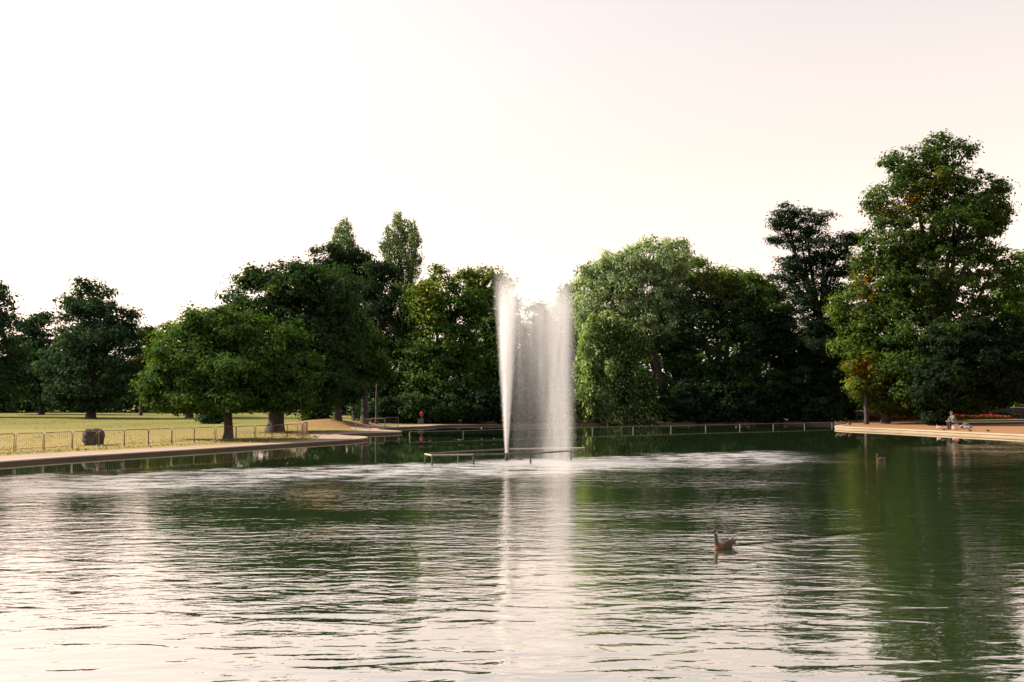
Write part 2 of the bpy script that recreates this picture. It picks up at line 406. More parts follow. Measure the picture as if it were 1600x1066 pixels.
def clumps_for(lobes, rc, dens, nsub=4):
    """lobes: list of (centre(3), radii(3)); returns clump centres, outward dirs, lobe index"""
    out_c, out_d, out_l = [], [], []
    base = list(lobes); lobes = list(lobes); parent = list(range(len(base)))
    for li, (c, r) in enumerate(base):
        for _ in range(nsub):
            d = sph(1)[0]; d[2] = d[2] * 0.8 + 0.1
            f = RNG.uniform(0.28, 0.5)
            lobes.append((c + d * r * RNG.uniform(0.8, 1.02), r * f * RNG.uniform(0.75, 1.25, 3))); parent.append(li)
    for li, (c, r) in enumerate(lobes):
        area = 4 * math.pi * ((r[0] * r[1]) ** 1.6 / 3 + (r[0] * r[2]) ** 1.6 / 3 + (r[1] * r[2]) ** 1.6 / 3) ** (1 / 1.6)
        n = max(6, int(dens * area / (rc * rc)))
        d = sph(n); fr = 1.0 - 0.5 * RNG.random(n) ** 2.2
        fr *= 1 + RNG.normal(size=n) * 0.09
        pos = c + d * r * fr[:, None]
        keep = np.ones(n, bool)
        for lj, (c2, r2) in enumerate(lobes):
            if lj != li: keep &= (((pos - c2) / r2) ** 2).sum(1) > 0.42
        out_c.append(pos[keep]); out_d.append((d / r)[keep]); out_l.append(np.full(keep.sum(), parent[li]))
    c = np.concatenate(out_c); d = np.concatenate(out_d); d /= np.linalg.norm(d, axis=1, keepdims=True)
    return c, d, np.concatenate(out_l)

def crown(lobes, n_leaves, leaf, rc, pal, flat=0.55, dens=0.55, strand=0.0, aspect=0.6, lowz=None, patches=(), patch_col=(0.34, 0.16, 0.02), tipcol=None, updown=0.5, nsub=5):
    n_leaves *= 0.76; leaf *= 1.10
    c, d, li = clumps_for(lobes, rc, dens, nsub)
    if lowz is not None:
        k = c[:, 2] > lowz; c, d, li = c[k], d[k], li[k]
    m = len(c); per = np.maximum(8, (n_leaves / m * (0.5 + RNG.random(m))).astype(int))
    idx = np.repeat(np.arange(m), per); n = len(idx)
    crad = rc * (0.6 + 0.7 * RNG.random(m))
    off = RNG.normal(size=(n, 3)) * 0.5
    off = np.clip(off, -1.15, 1.15)
    off[:, 2] *= flat
    pos = c[idx] + off * crad[idx][:, None]
    if strand > 0:
        k = RNG.random(n) ** 1.3
        pos[:, 2] -= k * strand * (0.4 + 0.6 * RNG.random(m))[idx]
        pos[:, :2] += (RNG.normal(size=(m, 2)) * 0.15)[idx] * k[:, None]
    if lowz is not None: pos[:, 2] = np.maximum(pos[:, 2], lowz - 0.3 + 0.6 * RNG.random(n))
    on = off / np.array((1, 1, flat)); on /= (np.linalg.norm(on, axis=1, keepdims=True) + 1e-6)
    nrm = d[idx] * 0.6 + on * 0.75 + np.array((0, 0, updown * 0.8)) + RNG.normal(size=(n, 3)) * 0.38
    size = leaf * (0.5 + 1.05 * RNG.random(n) ** 1.4)
    # hue: each twig cluster has its own tone
    pal = np.array(pal); t = np.clip(RNG.random(m) * 0.75 + 0.25 * RNG.random(m), 0, 1)
    t = np.clip(t[idx] + RNG.normal(size=n) * 0.15, 0, 1) * (len(pal) - 1)
    i0 = np.minimum(t.astype(int), len(pal) - 2); fr = (t - i0)[:, None]
    col = pal[i0] * (1 - fr) + pal[i0 + 1] * fr
    col *= (0.8 + 0.4 * RNG.random(m))[idx][:, None]
    for (pc, pr, amt) in patches:
        q = np.exp(-(((pos[:, 0] - pc[0]) ** 2 + (pos[:, 2] - pc[2]) ** 2) / pr ** 2)) * amt
        hit = (RNG.random(n) < q)
        col[hit] = np.array(patch_col) * (0.6 + 0.6 * RNG.random(hit.sum()))[:, None]
    return pos, nrm, size, aspect, col, c, li

def limb(bm, a, b, ra, rb, n=6, sag=0.12, seg=4):
    a, b = Vector(a), Vector(b); L = (b - a).length
    pts = []; rr = []
    off = Vector((random.uniform(-1, 1), random.uniform(-1, 1), random.uniform(0.2, 1))) * L * sag
    for i in range(seg + 1):
        u = i / seg
        pts.append(a.lerp(b, u) + off * math.sin(u * math.pi)); rr.append(ra + (rb - ra) * u)
    tube(bm, pts, rr, n)

def tree(name, label, base, lobes_px, Y, n_leaves, leaf, rc, pal, trunk_r, fork=0.45, cat='tree', lean=None, ntwig=26, dz=None, group=None, bark=None, depth=0.85, **kw):
    """base: (px, Y) trunk foot; lobes_px: (px, py, rx, ry[, depth offset in m]) outlined in the photograph's scale at depth Y."""
    bx = P(base, 640, Y).x; bz = gz(bx, Y)
    root = empty(name, (bx, Y, bz)); tag(root, label, cat, group)
    k = Y / F
    lobes = []
    for L in lobes_px:
        px, py, rx, ry = L[:4]; dy = L[4] if len(L) > 4 else 0.0
        c = P(px, py, Y + dy) - Vector((bx, Y, bz))
        lobes.append((np.array(c), np.array((rx * k, max(rx, ry) * k * depth if len(L) < 6 else L[5], ry * k))))
    if 'patches' in kw:
        kw['patches'] = [(np.array(P(a, b, Y) - Vector((bx, Y, bz))), r * k, amt) for a, b, r, amt in kw['patches']]
    pos, nrm, size, aspect, col, cl, li = crown(lobes, n_leaves, leaf, rc, pal, lowz=kw.pop('lowz', 0.25), **kw)
    leaf_object('crown', pos, nrm, size, aspect, col, root, droop=0.6 if kw.get('strand', 0) > 0 else None)
    bm = bmesh.new()
    top = max(c[2] for c, r in lobes); low = min(c[2] - r[2] for c, r in lobes)
    cen = sum((c for c, r in lobes), np.zeros(3)) / len(lobes)
    fk = Vector((cen[0] * 0.25, cen[1] * 0.25, max(low + (top - low) * fork * 0.5, top * 0.25)))
    if lean: fk += Vector(lean)
    pts = [Vector((0, 0, -0.25)), Vector((0, 0, 0.05)), Vector((fk.x * 0.1 + 0.04, fk.y * .1, fk.z * 0.2)), Vector((fk.x * 0.5, fk.y * .5, fk.z * 0.6)), fk]
    tube(bm, pts, [trunk_r * 1.55, trunk_r * 1.28, trunk_r * 1.0, trunk_r * 0.9, trunk_r * 0.75], 10)
    for c, r in lobes:
        limb(bm, fk - Vector((0, 0, 0.3)), Vector(c), trunk_r * 0.55, trunk_r * 0.16, 6, 0.08)
    sel = RNG.permutation(len(cl))[:ntwig]
    for i in sel:
        c = lobes[li[i]][0]; limb(bm, Vector(c) * 0.85 + fk * 0.15, Vector(cl[i]), trunk_r * 0.14 + 0.02, 0.015, 4, 0.10, 3)
    bm_obj('trunk', bm, bark or M_BARK, root, True)
    return root

DEEP = [(0.016, 0.030, 0.014), (0.030, 0.052, 0.020), (0.048, 0.078, 0.026)]
MID = [(0.026, 0.050, 0.014), (0.052, 0.090, 0.022), (0.095, 0.135, 0.030)]
LIGHT = [(0.055, 0.088, 0.018), (0.11, 0.15, 0.028), (0.18, 0.20, 0.040)]
CHESTY = [(0.032, 0.054, 0.013), (0.075, 0.10, 0.02), (0.15, 0.16, 0.03)]
CHEST = [(0.020, 0.038, 0.011), (0.046, 0.074, 0.017), (0.095, 0.118, 0.025)]
YEL = [(0.042, 0.066, 0.014), (0.095, 0.120, 0.022), (0.19, 0.19, 0.034)]
WEEP = [(0.055, 0.085, 0.035), (0.15, 0.18, 0.075), (0.31, 0.33, 0.15), (0.44, 0.44, 0.23)]
SILV = [(0.10, 0.125, 0.065), (0.24, 0.265, 0.16), (0.44, 0.44, 0.31)]
PINE = [(0.009, 0.017, 0.011), (0.016, 0.030, 0.017), (0.028, 0.046, 0.022)]
BLUE = [(0.018, 0.034, 0.024), (0.032, 0.056, 0.036), (0.052, 0.082, 0.044)]
POP = [(0.06, 0.085, 0.045), (0.12, 0.15, 0.08), (0.20, 0.22, 0.13)]

def build_trees():
    # --- left field
    tree('broadleaf_tree', 'broad tree cut off by the left edge, wispy top above darker mass', -22,
         [(-30, 470, 42, 38), (-25, 545, 62, 55), (-70, 560, 60, 70), (-20, 600, 55, 35)], 128, 26000, 0.42, 1.5, BLUE, 0.45)
    tree('broadleaf_tree', 'dark bluish tree with slim trunk between left edge and the taller rounded tree', 65,
         [(62, 545, 38, 45), (40, 580, 40, 45), (82, 590, 38, 42), (62, 515, 22, 22)], 148, 24000, 0.42, 1.4, BLUE, 0.38)
    tree('broadleaf_tree', 'tall rounded tree with wispy domed top, thick trunk on the dry lawn behind the boulder', 142,
         [(138, 468, 36, 30), (142, 520, 60, 42), (112, 570, 42, 45), (178, 560, 46, 55), (145, 600, 62, 38)], 120, 46000, 0.34, 1.25, BLUE, 0.52, dens=0.6)
    tree('young_tree', 'thin young tree with sparse reddish tinted crown between two rounded crowns', 220,
         [(222, 560, 17, 38), (230, 528, 14, 18)], 140, 6000, 0.36, 1.0, DEEP, 0.22, patches=[(222, 568, 12, .5)], patch_col=(.2, .07, .03))
    tree('broadleaf_tree', 'pale green sunlit tree peeking out behind the left side of the foreground tree', 296,
         [(262, 560, 36, 45), (300, 540, 45, 40), (340, 520, 40, 40), (300, 600, 60, 30)], 125, 30000, 0.34, 1.2, LIGHT, 0.42)
    tree('broadleaf_tree', 'low spreading tree with dark trunk standing just behind the lakeside barriers', 357,
         [(340, 512, 46, 30), (395, 525, 50, 34), (300, 560, 52, 46), (425, 560, 55, 46), (355, 580, 80, 48), (258, 592, 32, 30), (462, 585, 28, 40), (345, 618, 80, 24), (252, 616, 22, 24), (290, 628, 30, 16), (440, 622, 40, 18)], 60.5, 95000, 0.19, 0.62, MID, 0.27, dens=0.62, fork=0.35, ntwig=40, nsub=7)
    tree('broadleaf_tree', 'large dark tree with thick flared trunk behind the low spreading tree', 430,
         [(408, 470, 52, 42), (470, 450, 60, 38), (520, 470, 45, 50), (440, 530, 75, 60), (515, 550, 52, 60), (375, 500, 32, 36), (450, 600, 85, 38)], 74, 80000, 0.25, 0.85, DEEP, 0.6, dens=0.6, fork=0.3, patches=[(436, 456, 8, .85)], patch_col=(.16, .16, .03))
    # --- conifers and poplars behind
    tree('pine_tree', 'dark pine with layered top just left of the slimmer poplar', 508,
         [(512, 402, 24, 16), (498, 425, 30, 18), (525, 432, 30, 20), (510, 465, 45, 28), (512, 520, 45, 45)], 108, 22000, 0.36, 0.9, PINE, 0.4, aspect=0.3)
    tree('pine_tree', 'dark pine between the two poplars, its flat top lower than theirs', 556,
         [(556, 402, 20, 14), (562, 425, 26, 18), (550, 455, 40, 26), (560, 520, 42, 55)], 110, 20000, 0.36, 0.9, PINE, 0.4, aspect=0.3)
    tree('cypress_tree', 'broad dark conifer standing in front of the taller poplar', 604,
         [(602, 420, 24, 18), (598, 455, 34, 34), (606, 510, 42, 45), (604, 575, 50, 55), (610, 630, 55, 35)], 104, 38000, 0.34, 0.95, PINE, 0.45, aspect=0.35, strand=0.5)
    tree('poplar_tree', 'slim poplar, shorter and further left of the two poplars', 537,
         [(538, 355, 8, 16), (530, 372, 8, 18), (546, 370, 8, 20), (522, 384, 9, 16), (540, 392, 15, 24), (551, 395, 8, 18), (536, 420, 18, 26), (540, 470, 22, 45)], 150, 13000, 0.28, 0.48, POP, 0.35, flat=1.2, dens=0.55, depth=1.1)
    tree('poplar_tree', 'tallest poplar with several feathery upright spires, right of its slimmer twin', 628,
         [(621, 346, 6, 16), (623, 370, 8, 20), (635, 362, 7, 20), (609, 372, 7, 20), (647, 378, 7, 26), (601, 388, 8, 16), (616, 398, 13, 22), (636, 398, 13, 26), (648, 415, 10, 24), (624, 430, 22, 30), (630, 485, 28, 50)], 145, 19000, 0.27, 0.46, POP, 0.38, flat=1.2, dens=0.55, depth=1.1)
    # --- trees on the mound
    tree('broadleaf_tree', 'small leafy tree with lighter crown on the orange mound, left of the thin stem', 570,
         [(565, 540, 28, 28), (550, 565, 30, 30), (580, 575, 22, 26)], 88, 15000, 0.25, 0.75, MID, 0.30, fork=0.3, patches=[(560, 520, 18, .5)], patch_col=(.12, .14, .03))
    tree('young_tree', 'thin bare stemmed tree with one small leafy tuft on the mound', 588, [(598, 588, 12, 12), (588, 570, 12, 18)], 90, 3500, 0.24, 0.6, MID, 0.14)
    tree('broadleaf_tree', 'dark tree with ivy pale patch on its trunk at the left of the mound', 528,
         [(520, 560, 38, 45), (535, 520, 36, 40), (500, 590, 30, 30), (530, 612, 26, 22)], 86, 24000, 0.27, 0.85, DEEP, 0.30, fork=0.3)
    # --- centre
    tree('lime_tree', 'yellow tipped green tree left of the fountain, its pointed crown against the sky', 690,
         [(685, 450, 32, 34), (672, 490, 36, 36), (710, 490, 36, 42), (690, 545, 58, 50), (700, 605, 62, 48), (655, 590, 38, 50), (655, 470, 16, 20)], 102, 60000, 0.29, 0.9, MID, 0.5, dens=0.6, patches=[(668, 455, 30, .6), (665, 500, 26, .5), (690, 440, 20, .4)], patch_col=(.28, .27, .045))  # patches paint sunlight into the yellow leaves of the left crown
    tree('lime_tree', 'yellowish tree directly left of the water jet, partly behind it', 762,
         [(760, 442, 30, 24), (748, 475, 28, 30), (778, 490, 36, 45), (765, 560, 40, 55), (770, 620, 45, 40)], 108, 40000, 0.30, 0.9, MID, 0.42, patches=[(752, 440, 28, .65)], patch_col=(.30, .28, .05))  # patch brightens the yellow top leaves as painted sunlight
    tree('broadleaf_tree', 'dim grey green tree seen through the falling spray of the fountain', 845,
         [(825, 540, 34, 40), (868, 515, 38, 45), (845, 580, 60, 50), (850, 625, 60, 35), (895, 485, 24, 36)], 112, 42000, 0.31, 1.0, DEEP, 0.45)
    tree('willow_tree', 'silvery leaved tall willow with leaning trunk right of the fountain', 1045,
         [(1022, 400, 46, 28), (980, 415, 40, 30), (945, 435, 38, 28), (920, 470, 26, 52), (1005, 450, 55, 40), (960, 480, 45, 45), (1052, 425, 28, 40), (922, 520, 25, 44), (1000, 510, 40, 40), (960, 540, 40, 36), (1040, 490, 36, 50)], 106, 80000, 0.26, 0.8, SILV, 0.55, strand=0.8, dens=0.6, fork=0.55, lean=(-2.0, 0, 1.5))
    tree('weeping_willow', 'bright yellow green weeping willow trailing its branches to the water', 965,
         [(932, 552, 24, 34), (965, 540, 28, 22), (912, 600, 16, 50), (940, 600, 26, 46), (972, 585, 30, 36), (995, 608, 24, 36), (990, 632, 24, 26), (955, 640, 24, 22), (922, 645, 16, 18), (1012, 642, 16, 16), (920, 520, 14, 20), (948, 508, 28, 22), (985, 528, 26, 26)], 98.5, 52000, 0.25, 0.5, WEEP, 0.4, strand=1.8, dens=0.5, lowz=0.05, nsub=8, patches=[(1005, 605, 48, .9), (985, 535, 40, .75), (955, 515, 24, .5)], patch_col=(0.06, 0.085, 0.03))
    tree('broadleaf_tree', 'broad dark dome shaped tree with brownish top between willow and pine', 1120,
         [(1110, 460, 48, 36), (1075, 500, 45, 50), (1150, 480, 50, 40), (1120, 545, 75, 60), (1180, 525, 40, 45), (1110, 615, 85, 45), (1190, 590, 50, 55)], 106, 85000, 0.30, 0.95, DEEP, 0.6, dens=0.6, patches=[(1110, 440, 30, .5), (1165, 470, 24, .35)], patch_col=(.13, .09, .02))
    tree('broadleaf_tree', 'light green tree rising behind the dark dome shaped tree', 1160,
         [(1140, 445, 40, 26), (1180, 470, 36, 34), (1200, 500, 30, 40), (1090, 430, 30, 24)], 124, 26000, 0.34, 1.0, LIGHT, 0.45)
    # --- right
    tree('pine_tree', 'dark layered pine with jagged flat branches left of the tallest tree', 1290,
         [(1235, 330, 20, 14), (1222, 352, 20, 11), (1262, 350, 30, 20), (1232, 376, 22, 12), (1288, 388, 44, 28), (1255, 392, 30, 26), (1242, 412, 30, 16), (1300, 420, 42, 22), (1235, 432, 30, 10), (1270, 455, 55, 20), (1330, 375, 16, 10), (1285, 485, 58, 30), (1260, 505, 50, 26), (1315, 520, 40, 36), (1285, 540, 62, 36), (1280, 590, 62, 40), (1235, 540, 36, 24)], 104, 85000, 0.30, 0.75, PINE, 0.45, aspect=0.3, dens=0.75, flat=0.45, fork=0.9, ntwig=40, nsub=4)
    tree('broadleaf_tree', 'shadowy green tree under the pine at the right end of the far bank', 1275,
         [(1250, 560, 46, 45), (1300, 600, 50, 40), (1240, 620, 50, 32), (1300, 555, 36, 30)], 108, 32000, 0.32, 0.95, MID, 0.4)
    tree('chestnut_tree', 'tallest tree at the right, its towering crown spreading to both sides above the seated person', 1462,
         [(1478, 240, 36, 26), (1420, 258, 40, 28), (1470, 290, 56, 36), (1535, 300, 38, 30), (1395, 318, 50, 30), (1490, 350, 70, 45), (1400, 375, 56, 45), (1545, 345, 28, 24), (1470, 430, 90, 60), (1540, 440, 55, 55), (1480, 520, 95, 62), (1560, 540, 55, 70), (1490, 590, 90, 42), (1430, 610, 40, 28), (1520, 620, 60, 22), (1565, 600, 40, 35)],
         92, 145000, 0.255, 0.82, CHEST, 0.62, dens=0.6, fork=0.5, ntwig=60, patches=[(1410, 318, 13, .8), (1420, 352, 9, .7), (1375, 270, 9, .6), (1450, 290, 20, .3), (1385, 330, 20, .2)])
    tree('chestnut_tree', 'autumn tinged tree with orange leaf patches leaning over the lake edge', 1383,
         [(1385, 440, 52, 40), (1345, 480, 44, 42), (1400, 510, 60, 50), (1335, 540, 36, 40), (1395, 580, 52, 45), (1420, 615, 46, 26), (1362, 515, 46, 40), (1395, 628, 40, 18), (1365, 610, 24, 24), (1425, 632, 30, 14), (1425, 460, 46, 50), (1430, 540, 46, 50)],
         95.5, 75000, 0.255, 0.82, CHESTY, 0.38, dens=0.6, fork=0.35, ntwig=40, patches=[(1355, 440, 13, .9), (1347, 470, 8, .5), (1378, 432, 10, .6)], patch_col=(.42, .17, .015))
    tree('chestnut_tree', 'slender forked tree with small orange crown at the tip of the right bank', 1353,
         [(1348, 572, 22, 26), (1340, 600, 18, 18), (1368, 590, 16, 22)], 93.5, 9000, 0.25, 0.7, YEL, 0.20, patches=[(1345, 574, 16, .8)], patch_col=(.42, .17, .015), fork=0.2)
    tree('broadleaf_tree', 'bright green tree at the right edge behind the tallest crown', 1600,
         [(1595, 450, 40, 50), (1620, 530, 60, 70), (1590, 590, 50, 50)], 112, 30000, 0.33, 1.0, LIGHT, 0.42)
    tree('yew_tree', 'spreading black green yew reaching the ground behind the seated person', 1461,
         [(1461, 640, 18, 24), (1448, 602, 26, 34), (1485, 585, 40, 42), (1535, 575, 46, 46), (1585, 590, 40, 36), (1478, 535, 36, 36), (1530, 525, 40, 34), (1580, 530, 40, 40), (1461, 655, 18, 10)], 88.5, 52000, 0.22, 0.6, [(0.008, 0.014, 0.008), (0.014, 0.024, 0.011), (0.024, 0.038, 0.014)], 0.25, lowz=0.02)
build_trees()

def build_shrubs():
    spots = [  # px, Y, half width, top py, palette, label
        (605, 99, 34, 622, PINE, 'dark shrub at the foot of the cypress, left end of the far bank'),
        (650, 98.5, 36, 612, DEEP, 'dark shrub behind the red lifebuoy'),
        (705, 98, 38, 606, DEEP, 'shadowy shrub under the pointed lime tree'),
        (755, 98, 34, 604, PINE, 'shadowy shrub at the waterline just left of the jet'),
        (805, 98.5, 36, 600, PINE, 'dark shrub directly behind the water jet'),
        (858, 99, 38, 600, PINE, 'dark shrub behind the falling spray'),
        (1018, 99.2, 30, 628, MID, 'green leafy shrub beside the weeping willow over the water'),
        (1065, 100, 34, 600, PINE, 'dark shrub right of the leafy waterside shrub'),
        (1118, 100.8, 38, 598, PINE, 'dark shrub under the dome shaped tree'),
        (1172, 102.3, 36, 604, PINE, 'dark shrub right of the dome shaped tree trunk'),
        (1222, 104, 34, 612, PINE, 'dark shrub left of the pine trunk'),
        (1280, 103, 34, 585, DEEP, 'tall dark shrub hiding the pine trunk'),
        (1318, 108, 34, 590, MID, 'lighter shrub behind the tip of the right bank'),
        (1372, 112, 40, 580, PINE, 'dark shrub behind the slender forked tree'),
        (1440, 114, 46, 585, PINE, 'dark shrub behind the first flower bed'),
        (1530, 114, 50, 585, PINE, 'dark shrub behind the second flower bed'),
        (1610, 114, 46, 580, PINE, 'dark shrub at the right edge behind the wall'),
        (331, 96, 13, 636, BLUE, 'small bluish shrub on the lawn left of the low spreading tree'),
        (495, 92, 20, 615, DEEP, 'ivy covered shrub left of the mound'),
    ]
    for px, Y, hw, top, pal, lab in spots:
        basepy = YH + (CAMZ - 0.3) * F / Y
        h = basepy - top
        lobes = [(px, basepy - h * 0.55, hw * .8, h * .45), (px - hw * .45, basepy - h * .3, hw * .6, h * .33), (px + hw * .45, basepy - h * .32, hw * .6, h * .35)]
        n = int(9000 * max(0.3, hw / 36 * h / 60))
        tree('shrub', lab, px, lobes, Y, n, 0.30, 0.7, pal, 0.10, cat='shrub', lowz=0.03, fork=0.2, ntwig=8)
    # far-off wood behind the lawn and behind the centre trees, reads as one mass
    lobes = []
    for i in range(34):
        px = -140 + i * 17 + random.uniform(-6, 6); Y = 176 + random.uniform(-10, 12)
        top = 572 + random.uniform(-14, 14)
        if 225 < px < 330: top -= 10
        c = P(px, (top + 648) / 2, Y); r = (648 - top) / 2 * Y / F
        lobes.append((np.array(c), np.array((r * 1.2 + 0.8, r, r))))
    pos, nrm, size, asp, col, *_ = crown(lobes, 60000, 0.6, 1.6, BLUE, lowz=0.2)
    tag(leaf_object('woodland', pos, nrm, size, asp, col), 'far dark woodland edge beyond the left lawn', 'woodland', kind='stuff')
    lobes = []
    for i in range(40):
        px = 470 + i * 31 + random.uniform(-8, 8); Y = 150 + random.uniform(-8, 12)
        top = 530 + random.uniform(-30, 30)
        c = P(px, (top + 645) / 2, Y); r = (645 - top) / 2 * Y / F
        lobes.append((np.array(c), np.array((r * 0.8, r * .8, r))))
    pos, nrm, size, asp, col, *_ = crown(lobes, 60000, 0.7, 1.8, DEEP, lowz=0.2)
    tag(leaf_object('woodland', pos, nrm, size, asp, col), 'deep woodland filling the gaps behind the far bank trees', 'woodland', kind='stuff')
build_shrubs()

# ------------------------------------------------------------------ fountain
def spray_mat(name, dens, streak):
    pass
def droplets(name, pos, size, mat, parent):
    n = len(pos)
    base = np.array([(1, 1, 1), (-1, -1, 1), (-1, 1, -1), (1, -1, -1)]) * 0.577
    fidx = np.array([(0, 1, 3), (0, 3, 2), (0, 2, 1), (1, 2, 3)])
    ang = RNG.random(n) * 6.283; ca, sa = np.cos(ang), np.sin(ang)
    b = np.repeat(base[None], n, 0).copy()
    x = b[:, :, 0] * ca[:, None] - b[:, :, 1] * sa[:, None]; y = b[:, :, 0] * sa[:, None] + b[:, :, 1] * ca[:, None]
    b[:, :, 0] = x; b[:, :, 1] = y; b[:, :, 2] *= 1.5
    co = pos[:, None, :] + b * size[:, None, None]
    F_ = (fidx[None] + (np.arange(n) * 4)[:, None, None]).reshape(-1)
    me = bpy.data.meshes.new(name)
    me.vertices.add(4 * n); me.vertices.foreach_set('co', co.astype(np.float32).ravel())
    me.loops.add(12 * n); me.loops.foreach_set('vertex_index', F_.astype(np.int32))
    me.polygons.add(4 * n); me.polygons.foreach_set('loop_start', np.arange(0, 12 * n, 3, dtype=np.int32))
    me.update(calc_edges=True)
    o = link(name, me, mat, parent); o['kind'] = 'stuff'
    return o
def water_drop_mat():
    m, t, o = new_mat('white_water')
    d = N(t, 'ShaderNodeBsdfDiffuse'); d.inputs['Color'].default_value = (0.97, 0.95, 0.95, 1)
    tr = N(t, 'ShaderNodeBsdfTranslucent'); tr.inputs['Color'].default_value = (0.97, 0.95, 0.95, 1)
    mx = N(t, 'ShaderNodeMixShader'); mx.inputs[0].default_value = 0.5
    t.links.new(d.outputs[0], mx.inputs[1]); t.links.new(tr.outputs[0], mx.inputs[2]); t.links.new(mx.outputs[0], o.inputs[0])
    return m
def mist_mat(name, kind):
    m, t, o = new_mat(name)
    co = N(t, 'ShaderNodeTexCoord').outputs['Object']
    sep = N(t, 'ShaderNodeSeparateXYZ'); t.links.new(co, sep.inputs[0]); X, Y, Z = sep.outputs
    k = N(t, 'ShaderNodeMapping'); t.links.new(co, k.inputs[0]); k.inputs['Scale'].default_value = (3.2, 3.2, 0.35)
    st = noise_n(t, k.outputs[0], 1.0, 3, 0.6)
    if kind == 'jet':
        r = math_n(t, 'SQRT', math_n(t, 'ADD', math_n(t, 'MULTIPLY', X, X), math_n(t, 'MULTIPLY', Y, Y)))
        R = math_n(t, 'ADD', math_n(t, 'MULTIPLY', math_n(t, 'POWER', math_n(t, 'MULTIPLY', Z, 1 / 8.0, clamp=True), 1.0), 0.66), 0.07)
        q = math_n(t, 'DIVIDE', r, R)
        d = ramp_n(t, q, 0.15, 1.0, 1.0, 0.0)
        d = math_n(t, 'MULTIPLY', d, ramp_n(t, Z, 6.6, 8.5, 1.0, 0.0))
        d = math_n(t, 'MULTIPLY', d, ramp_n(t, st, 0.25, 0.7, 0.35, 1.3))
        d = math_n(t, 'MULTIPLY', d, math_n(t, 'DIVIDE', 1.7, math_n(t, 'ADD', R, 0.08)))
    else:
        core = math_n(t, 'ADD', ramp_n(t, X, 1.0, 2.6, 0.0, 0.75), math_n(t, 'MULTIPLY', math_n(t, 'POWER', math_n(t, 'MULTIPLY', Z, 1 / 7.5, clamp=True), 2.2), 0.85))
        core = math_n(t, 'ADD', core, 0.06)
        d = math_n(t, 'MULTIPLY', core, ramp_n(t, math_n(t, 'ADD', X, math_n(t, 'MULTIPLY', st, 0.3)), 2.55, 3.25, 1.0, 0.0))
        d = math_n(t, 'MULTIPLY', d, ramp_n(t, X, 0.0, 0.5))
        d = math_n(t, 'MULTIPLY', d, ramp_n(t, math_n(t, 'ABSOLUTE', Y), 0.2, 1.0, 1.0, 0.0))
        zt = math_n(t, 'ADD', Z, math_n(t, 'MULTIPLY', math_n(t, 'SUBTRACT', st, 0.5), 1.5))
        d = math_n(t, 'MULTIPLY', d, ramp_n(t, zt, 6.3, 8.5, 1.0, 0.0))
        d = math_n(t, 'MULTIPLY', d, ramp_n(t, st, 0.25, 0.75, 0.4, 1.4))
        d = math_n(t, 'MULTIPLY', d, 0.8)
    m.cycles.volume_step_rate = 0.6 if kind == 'jet' else 2.0
    v = N(t, 'ShaderNodeVolumePrincipled'); v.inputs['Color'].default_value = (0.99, 0.975, 0.97, 1); v.inputs['Anisotropy'].default_value = 0.6
    t.links.new(d, v.inputs['Density']); t.links.new(v.outputs[0], o.inputs['Volume'])
    return m
